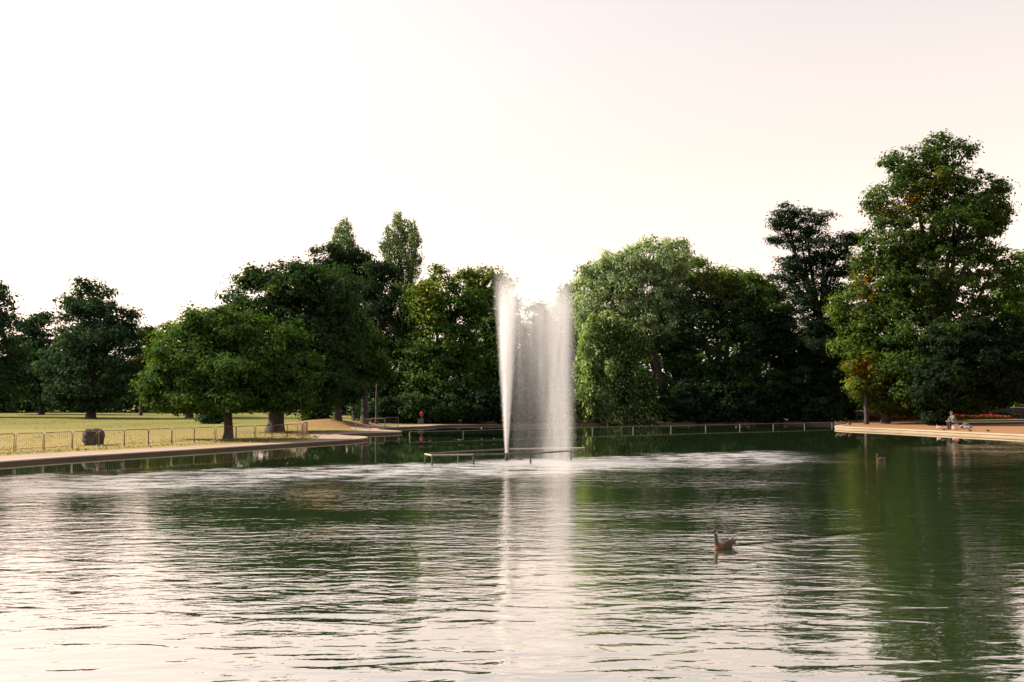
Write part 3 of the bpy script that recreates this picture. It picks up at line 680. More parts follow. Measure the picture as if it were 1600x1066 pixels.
def build_fountain():
    jb = G(791.5, 719, 0.0)
    root = empty('fountain', jb); tag(root, 'tall white water jet with spray drifting right in the lake', 'fountain')
    M_DROP = water_drop_mat(); M_MET = simple_mat('dark_iron', (0.03, 0.026, 0.022), 0.6, 0.3, 8)
    bm = bmesh.new(); tube(bm, [(0, 0, -0.6), (0, 0, 0.16)], 0.07, 12); tube(bm, [(0, 0, 0.16), (0, 0, 0.30)], [0.07, 0.035], 12); tube(bm, [(0, 0, 0.02), (0, 0, 0.07)], 0.13, 12)
    bm_obj('nozzle', bm, M_MET, root)
    H = 8.2; n = 46000
    z = H * RNG.random(n) ** 0.85; u = z / H
    keep = RNG.random(n) < np.clip(1.5 - 1.25 * u, 0.05, 1); z, u = z[keep], u[keep]; n = len(z)
    R = 0.06 + 0.58 * u ** 1.05
    pos = np.stack([RNG.normal(size=n) * R * 0.42 + 0.05 * u, RNG.normal(size=n) * R * 0.42, z + 0.28], 1)
    droplets('water_column', pos, 0.004 + 0.007 * RNG.random(n) ** 1.5, M_DROP, root)
    n = 15000
    x = np.where(RNG.random(n) < 0.82, 2.42 + RNG.normal(size=n) * 0.30, 0.3 + 2.4 * RNG.random(n))
    x += (np.sin(RNG.integers(0, 40, n) * 7.3) * 0.02)
    zt = np.interp(x, [0.0, 0.8, 1.6, 2.4, 3.1], [8.2, 8.0, 8.0, 8.2, 7.4])
    z = zt * RNG.random(n) ** 1.05
    keep = (x < 3.15 + 0.1 * RNG.normal(size=n)) & (RNG.random(n) < np.clip(1.6 - 1.4 * z / zt, 0.1, 1)); x, z = x[keep], z[keep]; n = len(x)
    pos = np.stack([x + 0.02 * z * 0, RNG.normal(size=n) * 0.42, z], 1)
    droplets('falling_spray', pos, 0.003 + 0.005 * RNG.random(n), M_DROP, root)
    bm = bmesh.new(); tube(bm, [(0, 0, 0.26), (0, 0, 3), (0, 0, 8.5)], [0.10, 0.40, 0.80], 20)
    o = bm_obj('jet_mist', bm, mist_mat('jet_mist', 'jet'), root); o['kind'] = 'stuff'
    bm = bmesh.new(); box(bm, 1.55, 0, 4.2, 3.1, 2.0, 8.3)
    o = bm_obj('spray_mist', bm, mist_mat('spray_mist', 'fall'), root); o['kind'] = 'stuff'
    # basin railing
    front = [G(664, 725), G(675, 727.5), G(740, 726), G(829, 724), G(892, 719), G(915, 714), G(869, 714), G(795, 716), G(716, 720.5)]
    c = sum(front, Vector()) / len(front)
    r = empty('basin_railing', c); tag(r, 'low dark railing on posts ringing the fountain in the water', 'railing')
    hts = 0.40
    for p in front:
        bm = bmesh.new(); q = p - c
        tube(bm, [q + Vector((0, 0, -0.6)), q + Vector((0, 0, hts + 0.02))], 0.038, 8); bm_obj('post', bm, M_MET, r)
    M_RAIL = simple_mat('worn_rail', (0.075, 0.055, 0.04), 0.55, 0.4, 4)
    M_RAIL2 = simple_mat('pale_rail', (0.30, 0.25, 0.19), 0.6, 0.15, 4)
    for i in range(len(front)):
        a, b = front[i] - c, front[(i + 1) % len(front)] - c
        up = Vector((0, 0, hts))
        bm = bmesh.new(); tube(bm, [a + up, b + up], 0.035, 8); bm_obj('rail', bm, M_RAIL2 if i in (0, 1, 5, 6) else M_RAIL, r)
build_fountain()

def build_far_railing():
    M_R = simple_mat('grey_rail', (0.17, 0.17, 0.15), 0.6, 0.2, 5)
    ln = [G(640, 683), G(730, 681), G(818, 678), G(915, 675.5), G(1020, 673), G(1110, 670.6), G(1190, 668.7), G(1235, 667.8), G(1300, 666.0)]
    r = empty('lake_railing', ln[4]); tag(r, 'long low pale railing standing in the water before the far bank', 'railing')
    c = ln[4]; d = [(b - a).length for a, b in zip(ln, ln[1:])]; tot = sum(d); step = 2.05
    def along(s):
        for a, b, L in zip(ln, ln[1:], d):
            if s <= L: return a.lerp(b, s / L)
            s -= L
        return ln[-1]
    n = int(tot / step)
    pts = [along(i * tot / n) for i in range(n + 1)]
    for i, p in enumerate(pts):
        q = p - c
        if i % 2 == 0:
            bm = bmesh.new(); tube(bm, [q + Vector((0, 0, -.5)), q + Vector((0, 0, .36))], 0.035, 6); bm_obj('post', bm, M_R, r)
    bm = bmesh.new(); tube(bm, [p - c + Vector((0, 0, .37 + random.uniform(-.012, .012))) for p in pts], 0.020, 6); bm_obj('rail', bm, M_R, r)
build_far_railing()

# ------------------------------------------------------------------ barriers
def rust_mat():
    m, t, o = new_mat('rusty_galvanised')
    b = N(t, 'ShaderNodeBsdfPrincipled'); b.inputs['Roughness'].default_value = 0.55; b.inputs['Metallic'].default_value = 0.35
    n = noise_n(t, pos_n(t), 1.4, 4, 0.6)
    c = mix_rgb(t, ramp_n(t, n, 0.42, 0.58), (0.26, 0.25, 0.23), (0.20, 0.075, 0.03))
    t.links.new(c, b.inputs['Base Color']); t.links.new(b.outputs[0], o.inputs[0])
    return m
M_BAR = rust_mat()
def barrier_proto(w=1.5, h=0.87):
    root = empty('crowd_barrier'); rr = 0.10
    def arc(cx, cz, a0, a1): return [(cx + rr * math.cos(math.radians(a0 + (a1 - a0) * k / 4)), 0, cz + rr * math.sin(math.radians(a0 + (a1 - a0) * k / 4))) for k in range(5)]
    bm = bmesh.new(); x = w / 2 - 0.02
    tube(bm, [(-x, 0, 0.05)] + arc(-x + rr, h - rr, 180, 90) + arc(x - rr, h - rr, 90, 0) + [(x, 0, 0.05)], 0.021, 8)
    bm_obj('frame', bm, M_BAR, root, True)
    bm = bmesh.new(); tube(bm, [(-x, 0, 0.15), (x, 0, 0.15)], 0.013, 6); bm_obj('bottom_rail', bm, M_BAR, root, True)
    bm = bmesh.new()
    for k in range(1, 13):
        xx = -x + k * 2 * x / 13; tube(bm, [(xx, 0, 0.15), (xx, 0, h - 0.01)], 0.0045, 4)
    o = bm_obj('bars', bm, M_BAR, root); o['kind'] = 'stuff'
    for s in (-1, 1):
        bm = bmesh.new(); xx = s * (x - 0.12)
        tube(bm, [(xx, -0.26, 0.0), (xx, -0.2, 0.045), (xx, 0, 0.16), (xx, 0.2, 0.045), (xx, 0.26, 0.0)], 0.014, 6); bm_obj('foot', bm, M_BAR, root, True)
    return root
def build_barriers():
    px = [-38, 10.6, 58, 103, 150, 192, 232, 267, 295, 335, 376, 403, 437.5, 462, 478, 491, 510, 531, 550]
    # true positions: a line of equal panels along the lawn edge
    line = chaikin([(-26.2, 41.0), (-23.5, 46.0), (-20.6, 51.2), (-17.6, 56.2), (-15.2, 60.0), (-13.6, 63.6), (-14.2, 68.0), (-14.6, 71.5)], 2, False)
    d = [math.dist(a, b) for a, b in zip(line, line[1:])]
    def along(s):
        for a, b, L in zip(line, line[1:], d):
            if s <= L: return (a[0] + (b[0] - a[0]) * s / L, a[1] + (b[1] - a[1]) * s / L)
            s -= L
        return line[-1]
    tot = sum(d); n = int(tot / 1.54); proto = barrier_proto()
    names = ['cut off by the left edge of the photo', 'second from the left edge on the lawn', 'third from the left edge, nearer the boulder',
             'directly before the dark boulder', 'first one right of the boulder', 'second one right of the boulder', 'third one right of the boulder',
             'fourth one right of the boulder', 'fifth one right of the boulder', 'just left of the low spreading tree trunk', 'crossing before the low spreading tree trunk',
             'first one right of the low spreading tree trunk', 'between the two dark trunks', 'before the thick flared trunk', 'first one right of the thick flared trunk',
             'second one right of the thick flared trunk', 'where the row bends at the spit', 'past the bend, seen nearly edge on', 'second past the bend, seen edge on',
             'third past the bend toward the mound', 'last of the row before the mound']
    for i in range(n):
        a, b = along(i * 1.54), along((i + 1) * 1.54)
        o = proto if i == 0 else copy_tree(proto)
        x, y = (a[0] + b[0]) / 2, (a[1] + b[1]) / 2
        o.location = (x, y, gz(x, y)); o.rotation_euler = (random.uniform(-.03, .03), random.uniform(-.012, .012), math.atan2(b[1] - a[1], b[0] - a[0]) + random.uniform(-.05, .05))
        tag(o, 'hoop topped steel barrier ' + names[min(i, len(names) - 1)], 'barrier', 'steel barriers along the lake path')
    for (pxx, py, rz, lab) in ((567, 671, 0.1, 'grey steel barrier facing the lake on the second spit, left one'), (590, 669, -0.15, 'grey steel barrier facing the lake on the second spit, middle one'),
                               (612, 667, 0.3, 'grey steel barrier facing the lake on the second spit, right one')):
        p = G(pxx, py, 0.22); o = copy_tree(proto); o.location = (p.x, p.y, gz(p.x, p.y)); o.rotation_euler = (0, 0, rz); o.scale = (0.8, 1, 1)
        tag(o, lab, 'barrier', 'steel barriers on the second spit')
build_barriers()

def build_grass():
    n = 45000
    x = -70 + 66 * RNG.random(n); y = 40 + 75 * RNG.random(n) ** 1.5
    lim = np.interp(y, [p[1] for p in PATH_L_BACK[:-6]], [p[0] for p in PATH_L_BACK[:-6]])
    k = (x < lim - 0.05) & (x > -0.62 * y) & ((y < 76) | (x < -21)); x, y = x[k], y[k]; n = len(x)
    ed = np.clip(1 - (lim[k] - x) / 2.5, 0, 1)
    h = 0.03 + 0.03 * RNG.random(n) + 0.05 * ed * RNG.random(n)
    z = np.array([bank_z(a) for a in x]) + 0.045
    pos = np.stack([x, y, z + h * 0.4], 1)
    t = RNG.random(n)[:, None]; g = np.clip(0.2 + 0.5 * (y - 66) / 40 + 0.5 * ed, 0, 1)[:, None]
    col = ((1 - g) * np.array((0.36, 0.255, 0.10)) + g * np.array((0.15, 0.165, 0.04))) * (0.9 + 0.25 * t)
    nr = RNG.normal(size=(n, 3)) * 0.4; nr[:, 2] += 0.9; col *= 0.5
    o = leaf_object('grass', pos, nr, h * 1.6, 0.8, col, None, droop=0.8)
    tag(o, 'dry tufted grass of the lawn behind the left path', 'grass', kind='stuff')
build_grass()

def build_boulder():
    p = G(142, 696, 0.2); bm = bmesh.new()
    bmesh.ops.create_icosphere(bm, subdivisions=4, radius=1.0)
    for v in bm.verts:
        c = v.co.copy()
        for a in range(3): c[a] = math.copysign(abs(c[a]) ** 0.95, c[a])
        nv = c.normalized()
        c *= 0.86 + 0.20 * mnoise.noise(c * 1.3 + Vector((4, 1, 2))) + 0.09 * mnoise.noise(c * 3.7) + 0.035 * mnoise.noise(c * 9)
        if c.z > 0.6: c.z = 0.6 + (c.z - 0.6) * 0.5 + 0.08 * mnoise.noise(c * 4) - 0.10 * c.x
        v.co = Vector((c.x * 0.66, c.y * 0.55, c.z * 0.66 + 0.40))
    o = bm_obj('boulder', bm, simple_mat('dark_rock', (0.024, 0.021, 0.018), 0.85, 0.6, 5, 0.06), None)
    o.location = (p.x, p.y + 0.4, gz(p.x, p.y)); tag(o, 'squat dark boulder on the dry lawn behind the barriers', 'boulder')
build_boulder()

def build_lifebuoy():
    p = P(659, 660, 95.3); z = gz(p.x, 95.3)
    r = empty('lifebuoy_post', (p.x, 95.3, z)); tag(r, 'small red lifebuoy on a grey post before the dark trees', 'lifebuoy')
    bm = bmesh.new(); box(bm, 0, 0.05, 0.55, 0.09, 0.09, 1.2, bev=0.01); bm_obj('post', bm, simple_mat('grey_wood', (0.06, 0.055, 0.05), 0.8), r)
    bm = bmesh.new(); box(bm, -0.1, 0.04, 0.30, 0.55, 0.05, 0.5, bev=0.01); bm_obj('notice_board', bm, simple_mat('grey_board', (0.06, 0.06, 0.055), 0.7), r)
    bm = bmesh.new(); tube(bm, [(0.10 * math.cos(a), -0.06, 1.0 + 0.18 * math.sin(a)) for a in [k * 2 * math.pi / 20 for k in range(21)]], 0.06, 8)
    bm_obj('ring', bm, simple_mat('red_plastic', (0.33, 0.016, 0.012), 0.45, 0.1), r, True)
build_lifebuoy()

# ------------------------------------------------------------------ blobs (people, birds)
def blob(name, chains, voxel, mat, parent=None, smooth=4, extra=None):
    bm = bmesh.new()
    for ch in chains:
        for (p, r), (q, s) in zip(ch, ch[1:]):
            p, q = Vector(p), Vector(q)
            if (q - p).length > 1e-4: tube(bm, [p, q], [r, s], 12)
        for p, r in ch: ball(bm, Vector(p), r, 2)
    if extra: extra(bm)
    me = bpy.data.meshes.new(name); bm.to_mesh(me); bm.free()
    tmp = bpy.data.objects.new(name + '_tmp', me); C.objects.link(tmp)
    m = tmp.modifiers.new('r', 'REMESH'); m.mode = 'VOXEL'; m.voxel_size = voxel
    if smooth:
        sm_ = tmp.modifiers.new('s', 'SMOOTH'); sm_.iterations = smooth; sm_.factor = 0.5
    dg = bpy.context.evaluated_depsgraph_get()
    res = bpy.data.meshes.new_from_object(tmp.evaluated_get(dg)); res.name = name
    bpy.data.objects.remove(tmp); bpy.data.meshes.remove(me)
    res.polygons.foreach_set('use_smooth', [True] * len(res.polygons))
    return link(name, res, mat, parent)

def build_person():
    p = G(1491, 668.6, 0.36); z = gz(p.x, p.y)
    root = empty('person', (p.x, p.y, z), math.radians(8)); tag(root, 'person in grey coat and flat hat seated on a box by the lake', 'person')
    skin = simple_mat('skin', (0.42, 0.24, 0.16), 0.6, 0.08); coat = simple_mat('grey_coat', (0.12, 0.11, 0.09), 0.9, 0.2, 20, 0.004)
    trou = simple_mat('dark_trousers', (0.022, 0.022, 0.028), 0.9, 0.2, 20); hat = simple_mat('drab_hat', (0.10, 0.085, 0.06), 0.9, 0.2, 20); shoe = simple_mat('shoe', (0.02, 0.016, 0.012), 0.5)
    H = (0.02, 0, 0.52); T = (-0.03, 0, 0.80); Sh = (-0.12, 0, 1.02); Nk = (-0.16, 0, 1.12); Hd = (-0.21, 0, 1.25)
    arms = []; legs = []; hands = []
    for s in (-1, 1):
        arms.append([((-0.11, s * 0.17, 1.02), 0.062), ((-0.26, s * 0.25, 0.80), 0.05), ((-0.47, s * 0.15, 0.67), 0.036)])
        legs.append([((0.0, s * 0.10, 0.51), 0.095), ((-0.46, s * 0.13, 0.52), 0.066), ((-0.44, s * 0.13, 0.28), 0.056), ((-0.42, s * 0.13, 0.09), 0.040)])
        wr = Vector((-0.47, s * 0.15, 0.67)); hands.append([(wr, 0.03), (wr + Vector((-0.05, -s * 0.01, -0.015)), 0.036)])
        for k in range(4):
            b = wr + Vector((-0.08, (k - 1.5) * 0.021, -0.015)); ln = (0.052, 0.060, 0.056, 0.044)[k]
            hands.append([(b, 0.0105), (b + Vector((-ln * .6, 0, -0.012)), 0.0095), (b + Vector((-ln * .85, 0, -0.045)), 0.0085)])
        b = wr + Vector((-0.035, -s * 0.035, -0.01)); hands.append([(b, 0.0125), (b + Vector((-0.03, -s * 0.022, -0.012)), 0.011), (b + Vector((-0.055, -s * 0.022, -0.03)), 0.0095)])
    head = [[(Nk, 0.055), ((-0.175, 0, 1.18), 0.05)], [((-0.195, 0, 1.27), 0.098), ((-0.225, 0, 1.20), 0.068)], [((-0.300, 0, 1.245), 0.016), ((-0.315, 0, 1.225), 0.019)],
            [((-0.20, -0.10, 1.245), 0.018), ((-0.19, -0.10, 1.225), 0.015)], [((-0.20, 0.10, 1.245), 0.018), ((-0.19, 0.10, 1.225), 0.015)], [((-0.285, 0, 1.175), 0.022), ((-0.27, 0, 1.165), 0.028)]]
    torso = [[(H, 0.15), (T, 0.145), (Sh, 0.13), (Nk, 0.06)], [((-0.11, -0.17, 1.02), 0.06), ((-0.11, 0.17, 1.02), 0.06)]]
    b = blob('body', torso + head + [[(a[0], a[1] * 0.85) for a in ch] for ch in arms] + [[(a[0], a[1] * 0.85) for a in ch] for ch in legs] + hands, 0.011, skin, root, 3)
    em = simple_mat('eye', (0.02, 0.015, 0.01), 0.3)
    for s in (-1, 1):
        bm = bmesh.new(); ball(bm, (-0.283, s * 0.036, 1.262), 0.011, 2); bm_obj('eye', bm, em, root, True)
    blob('coat', [[((0.05, 0, 0.40), 0.17), (H, 0.185), (T, 0.175), (Sh, 0.15), ((-0.15, 0, 1.10), 0.085)], [((-0.11, -0.17, 1.015), 0.082), ((-0.11, 0.17, 1.015), 0.082)]] + [[(a[0], a[1] + 0.02) for a in ch] for ch in arms]
         + [[((0.06, s * 0.12, 0.50), 0.12), ((0.10, s * 0.14, 0.26), 0.10)] for s in (-1, 1)] + [[((-0.02, s * 0.10, 0.52), 0.115), ((-0.18, s * 0.12, 0.53), 0.10)] for s in (-1, 1)], 0.016, coat, root, 4)
    blob('trousers', [[(a[0], a[1] + 0.014) for a in ch] for ch in legs], 0.014, trou, root, 3)
    for s in (-1, 1):
        blob('shoe', [[((-0.41, s * 0.13, 0.055), 0.05), ((-0.50, s * 0.135, 0.045), 0.044), ((-0.58, s * 0.14, 0.038), 0.036)]], 0.012, shoe, root, 2)
    bm = bmesh.new()
    bmesh.ops.create_cone(bm, cap_ends=True, segments=20, radius1=0.17, radius2=0.165, depth=0.015, matrix=Matrix.Translation((-0.205, 0, 1.315)) @ Matrix.Rotation(0.12, 4, 'Y'))
    bmesh.ops.create_cone(bm, cap_ends=True, segments=20, radius1=0.108, radius2=0.092, depth=0.10, matrix=Matrix.Translation((-0.20, 0, 1.365)) @ Matrix.Rotation(0.12, 4, 'Y'))
    bm_obj('hat', bm, hat, root, True)
    # seat box, bag, mat beside the person
    bm = bmesh.new(); box(bm, 0, 0, 0.20, 0.34, 0.40, 0.36, bev=0.015); 
    o = empty('seat_box', (p.x + 0.08, p.y - 0.02, z)); tag(o, 'pinkish white box used as a seat under the person', 'box')
    bm_obj('box_body', bm, simple_mat('pink_white', (0.62, 0.42, 0.36), 0.6, 0.1), o)
    bm = bmesh.new(); box(bm, 0, 0, 0.395, 0.37, 0.43, 0.03, bev=0.01); bm_obj('lid', bm, simple_mat('pink_lid', (0.70, 0.50, 0.44), 0.6, 0.1), o)
    q = G(1509, 667.5, 0.36); o = empty('holdall_bag', (q.x, q.y, gz(q.x, q.y)), 0.1); tag(o, 'long grey holdall lying on the gravel behind the seated person', 'bag')
    blob('bag_body', [[((-0.42, 0, 0.16), 0.13), ((0, 0, 0.17), 0.16), ((0.42, 0, 0.15), 0.12)]], 0.02, simple_mat('bag_cloth', (0.16, 0.17, 0.17), 0.8, 0.3), o, 3)
    bm = bmesh.new(); tube(bm, [(-0.25, -0.02, 0.31), (-0.15, -0.03, 0.42), (0.15, -0.03, 0.42), (0.25, -0.02, 0.31)], 0.018, 6); bm_obj('handle', bm, simple_mat('bag_strap', (0.5, 0.48, 0.42), 0.7), o, True)
    bm = bmesh.new(); box(bm, 0, -0.10, 0.12, 0.5, 0.16, 0.16, bev=0.03); bm_obj('pocket', bm, simple_mat('bag_pocket', (0.45, 0.45, 0.42), 0.7), o)
build_person()

M_BLACK = simple_mat('goose_black', (0.018, 0.015, 0.013), 0.6, 0.2, 20); M_WHITE = simple_mat('goose_white', (0.66, 0.60, 0.50), 0.7, 0.08, 20)
M_BROWN = simple_mat('goose_brown', (0.05, 0.034, 0.025), 0.8, 0.45, 28, 0.004); M_BREAST = simple_mat('goose_breast', (0.12, 0.058, 0.028), 0.8, 0.2, 25)
def goose(name, label, loc, rz, s=1.0, upright=1.0, cat='goose', pale=False):
    root = empty(name, loc, rz); root.scale = (s, s, s); tag(root, label, cat)
    body = [((-0.20, 0, 0.045), 0.085), ((-0.06, 0, 0.055), 0.125), ((0.12, 0, 0.06), 0.115), ((0.27, 0, 0.085), 0.065), ((0.36, 0, 0.125), 0.028)]
    neck = [((-0.20, 0, 0.06), 0.075), ((-0.262, 0, 0.16), 0.052), ((-0.272, 0, 0.28), 0.041), ((-0.28, 0, 0.375), 0.042)]
    head = [((-0.288, 0, 0.395), 0.052), ((-0.345, 0, 0.382), 0.034)]
    b = blob('body', [body, neck, head], 0.013, [M_BROWN, M_BLACK, M_WHITE, M_BREAST], root, 4)
    for pl in b.data.polygons:
        c = pl.center
        if c.z > 0.13 and c.x < -0.19:
            ck = abs(c.z - 0.365) < 0.022 and abs(c.x + 0.285) < 0.03 and abs(c.y) > 0.012
            pl.material_index = 2 if ck else 1
        elif c.x < -0.12: pl.material_index = (2 if (pale and c.z > 0.02) else 3) if abs(c.y) < 0.07 or not pale else 0
        elif c.x > 0.20 and c.z < 0.07: pl.material_index = 2
        else: pl.material_index = 0
    for sd in (-1, 1):
        def wing(bm, sd=sd):
            bmesh.ops.create_icosphere(bm, subdivisions=3, radius=1.0, matrix=Matrix.Translation((0.08, sd * 0.085, 0.115)) @ Matrix.Rotation(-0.10, 4, 'Y') @ Matrix.Diagonal((0.225, 0.045, 0.075, 1)))
            bmesh.ops.create_icosphere(bm, subdivisions=2, radius=1.0, matrix=Matrix.Translation((0.30, sd * 0.045, 0.145)) @ Matrix.Rotation(-0.22, 4, 'Y') @ Matrix.Diagonal((0.13, 0.022, 0.03, 1)))
        blob('wing', [], 0.010, M_BROWN, root, 3, extra=wing)
        bm = bmesh.new(); ball(bm, (-0.312, sd * 0.035, 0.405), 0.007, 1); bm_obj('eye', bm, M_BLACK, root)
    bm = bmesh.new(); tube(bm, [(-0.35, 0, 0.384), (-0.385, 0, 0.376), (-0.415, 0, 0.37)], [0.020, 0.015, 0.007], 8); bm_obj('bill', bm, M_BLACK, root, True)
    return root
def small_bird(name, label, loc, rz, s, mats, cat, group=None, legs=False):
    root = empty(name, loc, rz); root.scale = (s, s, s); tag(root, label, cat, group)
    lift = 0.14 if legs else 0.0
    v = lambda x, z: (x, 0, z + lift)
    blob('body', [[(v(-0.12, 0.05), 0.06), (v(0.02, 0.055), 0.085), (v(0.14, 0.07), 0.05), (v(0.21, 0.10), 0.02)], [(v(-0.12, 0.07), 0.05), (v(-0.16, 0.15), 0.032), (v(-0.175, 0.19), 0.042)]], 0.014, mats[0], root, 3)
    bm = bmesh.new(); tube(bm, [v(-0.20, 0.188), v(-0.27, 0.178)], [0.018, 0.010], 6); bm_obj('bill', bm, mats[1], root)
    if legs:
        for sd in (-1, 1):
            bm = bmesh.new(); tube(bm, [(0.0, sd * 0.03, 0.15), (0.0, sd * 0.03, 0.015), (-0.05, sd * 0.03, 0.008)], 0.009, 5); bm_obj('leg', bm, mats[1], root)
    return root
def build_birds():
    g = G(1131, 857); goose('goose', 'large dark goose swimming left in the foreground, neck upright', (g.x, g.y, 0.0), math.radians(40), 0.84)
    g = G(1376, 720); goose('goose', 'small distant goose with pale breast near the right bank', (g.x, g.y, 0.0), math.radians(25), 0.74)
    mb = simple_mat('duck_brown', (0.10, 0.065, 0.04), 0.8, 0.3, 20); my = simple_mat('bird_bill', (0.35, 0.2, 0.05), 0.6); mw = simple_mat('bird_white', (0.72, 0.68, 0.6), 0.7, 0.08); mg = simple_mat('pigeon_grey', (0.07, 0.065, 0.065), 0.8, 0.3)
    g = G(813, 718.5); small_bird('duck', 'tiny brown duck swimming inside the fountain railing', (g.x, g.y, 0), 0.4, 0.62, (mb, my), 'duck')
    g = G(1467, 669, 0.36); small_bird('gull', 'pale bird standing on the gravel in front of the seated person', (g.x, g.y, gz(g.x, g.y)), 0.3, 1.0, (mw, my), 'gull', legs=True)
    for px, py, lab in ((1475, 671.2, 'dark pigeon on the kerb below the seated person'), (1516, 673, 'dark pigeon on the kerb below the holdall'), (1544, 673.5, 'dark pigeon on the kerb furthest right')):
        g = G(px, py, 0.36); small_bird('pigeon', lab, (g.x, g.y, max(gz(g.x, g.y), bank_z(g.x) + .016)), random.uniform(-.5, .5), 0.75, (mg, mg), 'pigeon', legs=True)
    for px, py, lab in ((1303, 662.5, 'dark duck at the very tip of the right bank'), (1311, 662.0, 'dark duck second from the tip of the right bank'), (1321, 662.5, 'dark duck third from the tip of the right bank')):
        g = G(px, py + 1.5, 0.35); small_bird('duck', lab, (g.x + .4, g.y, gz(g.x + .4, g.y)), random.uniform(-.5, 2), 1.25, (mb, my), 'duck', legs=True)
build_birds()

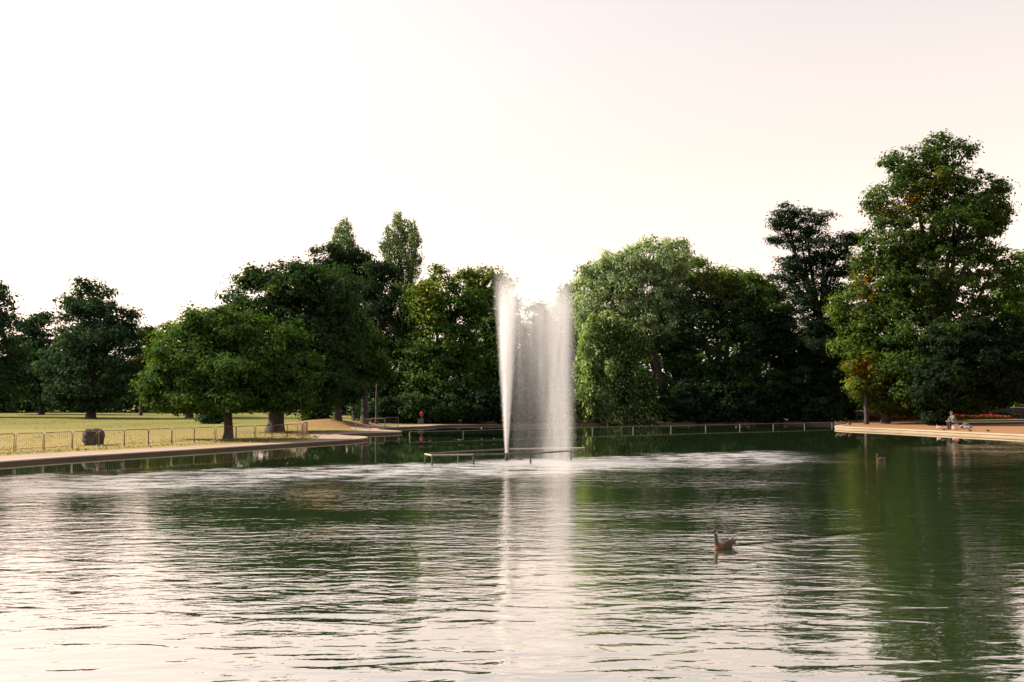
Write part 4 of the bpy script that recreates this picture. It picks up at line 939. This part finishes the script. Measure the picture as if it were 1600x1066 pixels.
# ------------------------------------------------------------------ right bank: flower beds, railings, edging, wall
def build_right_bank():
    M_DARK = simple_mat('dark_timber', (0.022, 0.02, 0.022), 0.7, 0.3, 6); M_PALE = simple_mat('weathered_rail', (0.42, 0.38, 0.30), 0.75, 0.2, 5, 0.004, obj=False)
    M_EDGE = simple_mat('pale_edging', (0.55, 0.42, 0.24), 0.8, 0.15, 3, obj=False); M_SOIL = simple_mat('soil', (0.05, 0.032, 0.02), 0.95, 0.3, 6, 0.03)
    for (x0, x1, py, n, lab) in ((1357, 1438, 103.5, 4200, 'red flower bed behind the two trunks, left of the yew'), (1490, 1572, 104.8, 4200, 'red flower bed behind the seated person')):
        a, b = P(x0, 650, py), P(x1, 650, py); Y = py
        root = empty('flower_bed', ((a.x + b.x) / 2, Y, gz((a.x + b.x) / 2, Y))); tag(root, lab, 'flower bed')
        w = abs(b.x - a.x); dpt = 2.2
        bm = bmesh.new(); box(bm, 0, 0, 0.04, w, dpt, 0.16, bev=0.05); bm_obj('soil', bm, M_SOIL, root)
        pos = np.stack([(RNG.random(n) - .5) * w, (RNG.random(n) - .5) * dpt, 0.10 + 0.30 * RNG.random(n)], 1)
        col = np.array((0.05, 0.08, 0.02)) * (0.6 + 0.8 * RNG.random(n))[:, None]
        o = leaf_object('foliage', pos, RNG.normal(size=(n, 3)) + np.array((0, 0, .8)), 0.13 * (0.6 + .8 * RNG.random(n)), 0.5, col, root); o['kind'] = 'stuff'
        n2 = 2000
        hx = (RNG.random(n2) - .5) * w
        pos = np.stack([hx, (RNG.random(n2) - .5) * dpt, 0.30 + 0.06 * np.sin(hx * 2.1) + 0.24 * RNG.random(n2)], 1)
        base = np.where((RNG.random(n2) < 0.75)[:, None], np.array((0.42, 0.03, 0.02)), np.array((0.50, 0.12, 0.07)))
        o = leaf_object('blooms', pos, RNG.normal(size=(n2, 3)) + np.array((-.4, -.4, .7)), 0.12 * (0.6 + .8 * RNG.random(n2)), 0.8, base * (0.6 + .6 * RNG.random(n2))[:, None], root); o['kind'] = 'stuff'
    def railing(x0, x1, Y0, Y1, top, npost, lab, panel):
        a, b = P(x0, 640, Y0), P(x1, 640, Y1); a.z = b.z = 0
        h = CAMZ - (top - YH) * Y0 / F - gz((a.x + b.x) / 2, (Y0 + Y1) / 2) - 0.08
        root = empty('park_railing', (a + b) / 2); c = Vector(root.location); tag(root, lab, 'railing')
        d = (b - a); d.z = 0; rot = Matrix.Rotation(math.atan2(d.y, d.x), 3, 'Z'); L = d.length
        for k in range(npost):
            q = a.lerp(b, k / (npost - 1)) - c; g = gz(q.x + c.x, q.y + c.y)
            bm = bmesh.new(); box(bm, q.x, q.y, g + h / 2 - .1, 0.09, 0.09, h + .2, rot, 0.008); bm_obj('post', bm, M_DARK, root)
        mid = (a + b) / 2 - c; g = gz(mid.x + c.x, mid.y + c.y)
        bm = bmesh.new(); box(bm, mid.x, mid.y, g + h + 0.045, L + 0.2, 0.16, 0.07, rot, 0.01); bm_obj('top_rail', bm, M_PALE, root)
        for zz in panel:
            bm = bmesh.new(); box(bm, mid.x, mid.y, g + h - zz, L, 0.04, 0.13, rot, 0.008); bm_obj('board', bm, M_DARK, root)
    railing(1338, 1446, 101.6, 101.6, 641.5, 7, 'dark park railing with pale top behind the left flower bed', (0.10, 0.25, 0.40))
    railing(1508, 1640, 102.8, 101.6, 636, 10, 'dark park railing with pale top behind the right flower bed', (0.10, 0.25, 0.40))
    for x0, x1, p0, p1, h, lab in ((1500, 1640, 662.3, 660.5, 0.24, 'nearer of two pale low edgings right of the seated person'), (1510, 1640, 658.6, 656.8, 0.24, 'further of two pale low edgings before the right flower bed')):
        a, b = G(x0, p0, 0.38), G(x1, p1, 0.38); d = b - a; rot = Matrix.Rotation(math.atan2(d.y, d.x), 3, 'Z'); c = (a + b) / 2
        o = empty('path_edging', (c.x, c.y, gz(c.x, c.y))); tag(o, lab, 'edging')
        n = max(2, int(d.length / 1.8))
        for k in range(n):
            u = (k + .5) / n - .5; q = Vector((d.x, d.y, 0)) * u
            bm = bmesh.new(); box(bm, q.x, q.y, h - 0.045, d.length / n - 0.015, 0.42, 0.09, rot, 0.01); bm_obj('plank', bm, M_EDGE, o)
        bm = bmesh.new(); box(bm, 0, 0.08, h / 2 - 0.08, d.length, 0.2, h, rot); bm_obj('riser', bm, M_DARK, o)
    a, b = P(1548, 640, 113), P(1660, 640, 110)
    d = b - a; rot = Matrix.Rotation(math.atan2(d.y, d.x), 3, 'Z'); c = (a + b) / 2; g = gz(c.x, c.y)
    o = empty('garden_wall', (c.x, c.y, g)); tag(o, 'low wall with pale flat coping at the right edge behind the railing', 'wall')
    hh = (CAMZ - (632 - YH) * 111.5 / F) - g
    bm = bmesh.new(); box(bm, 0, 0, hh / 2 - .1, d.length, 0.4, hh + .2 - .1, rot); bm_obj('wall_body', bm, simple_mat('dark_brick', (0.035, 0.026, 0.026), .9, .3, 4), o)
    bm = bmesh.new(); box(bm, 0, 0, hh - 0.02, d.length + .1, 0.7, 0.12, rot, 0.015); bm_obj('coping', bm, M_EDGE, o)
    # pale bench on the far bank, left of the tip
    a = P(1262, 655, 106.8); g = gz(a.x, 106.8)
    o = empty('park_bench', (a.x, 106.8, g), 0.05); tag(o, 'long grey bench at the foot of the far trees left of the right bank tip', 'bench')
    for k in range(3):
        bm = bmesh.new(); box(bm, 0, -0.16 + .15 * k, 0.44, 4.6, 0.12, 0.045, bev=.006); bm_obj('seat_slat', bm, M_PALE, o)
    for xx in (-2.0, -.7, .7, 2.0):
        bm = bmesh.new(); box(bm, xx, 0, 0.2, 0.1, 0.38, 0.42, bev=.01); bm_obj('leg', bm, M_DARK, o)
build_right_bank()
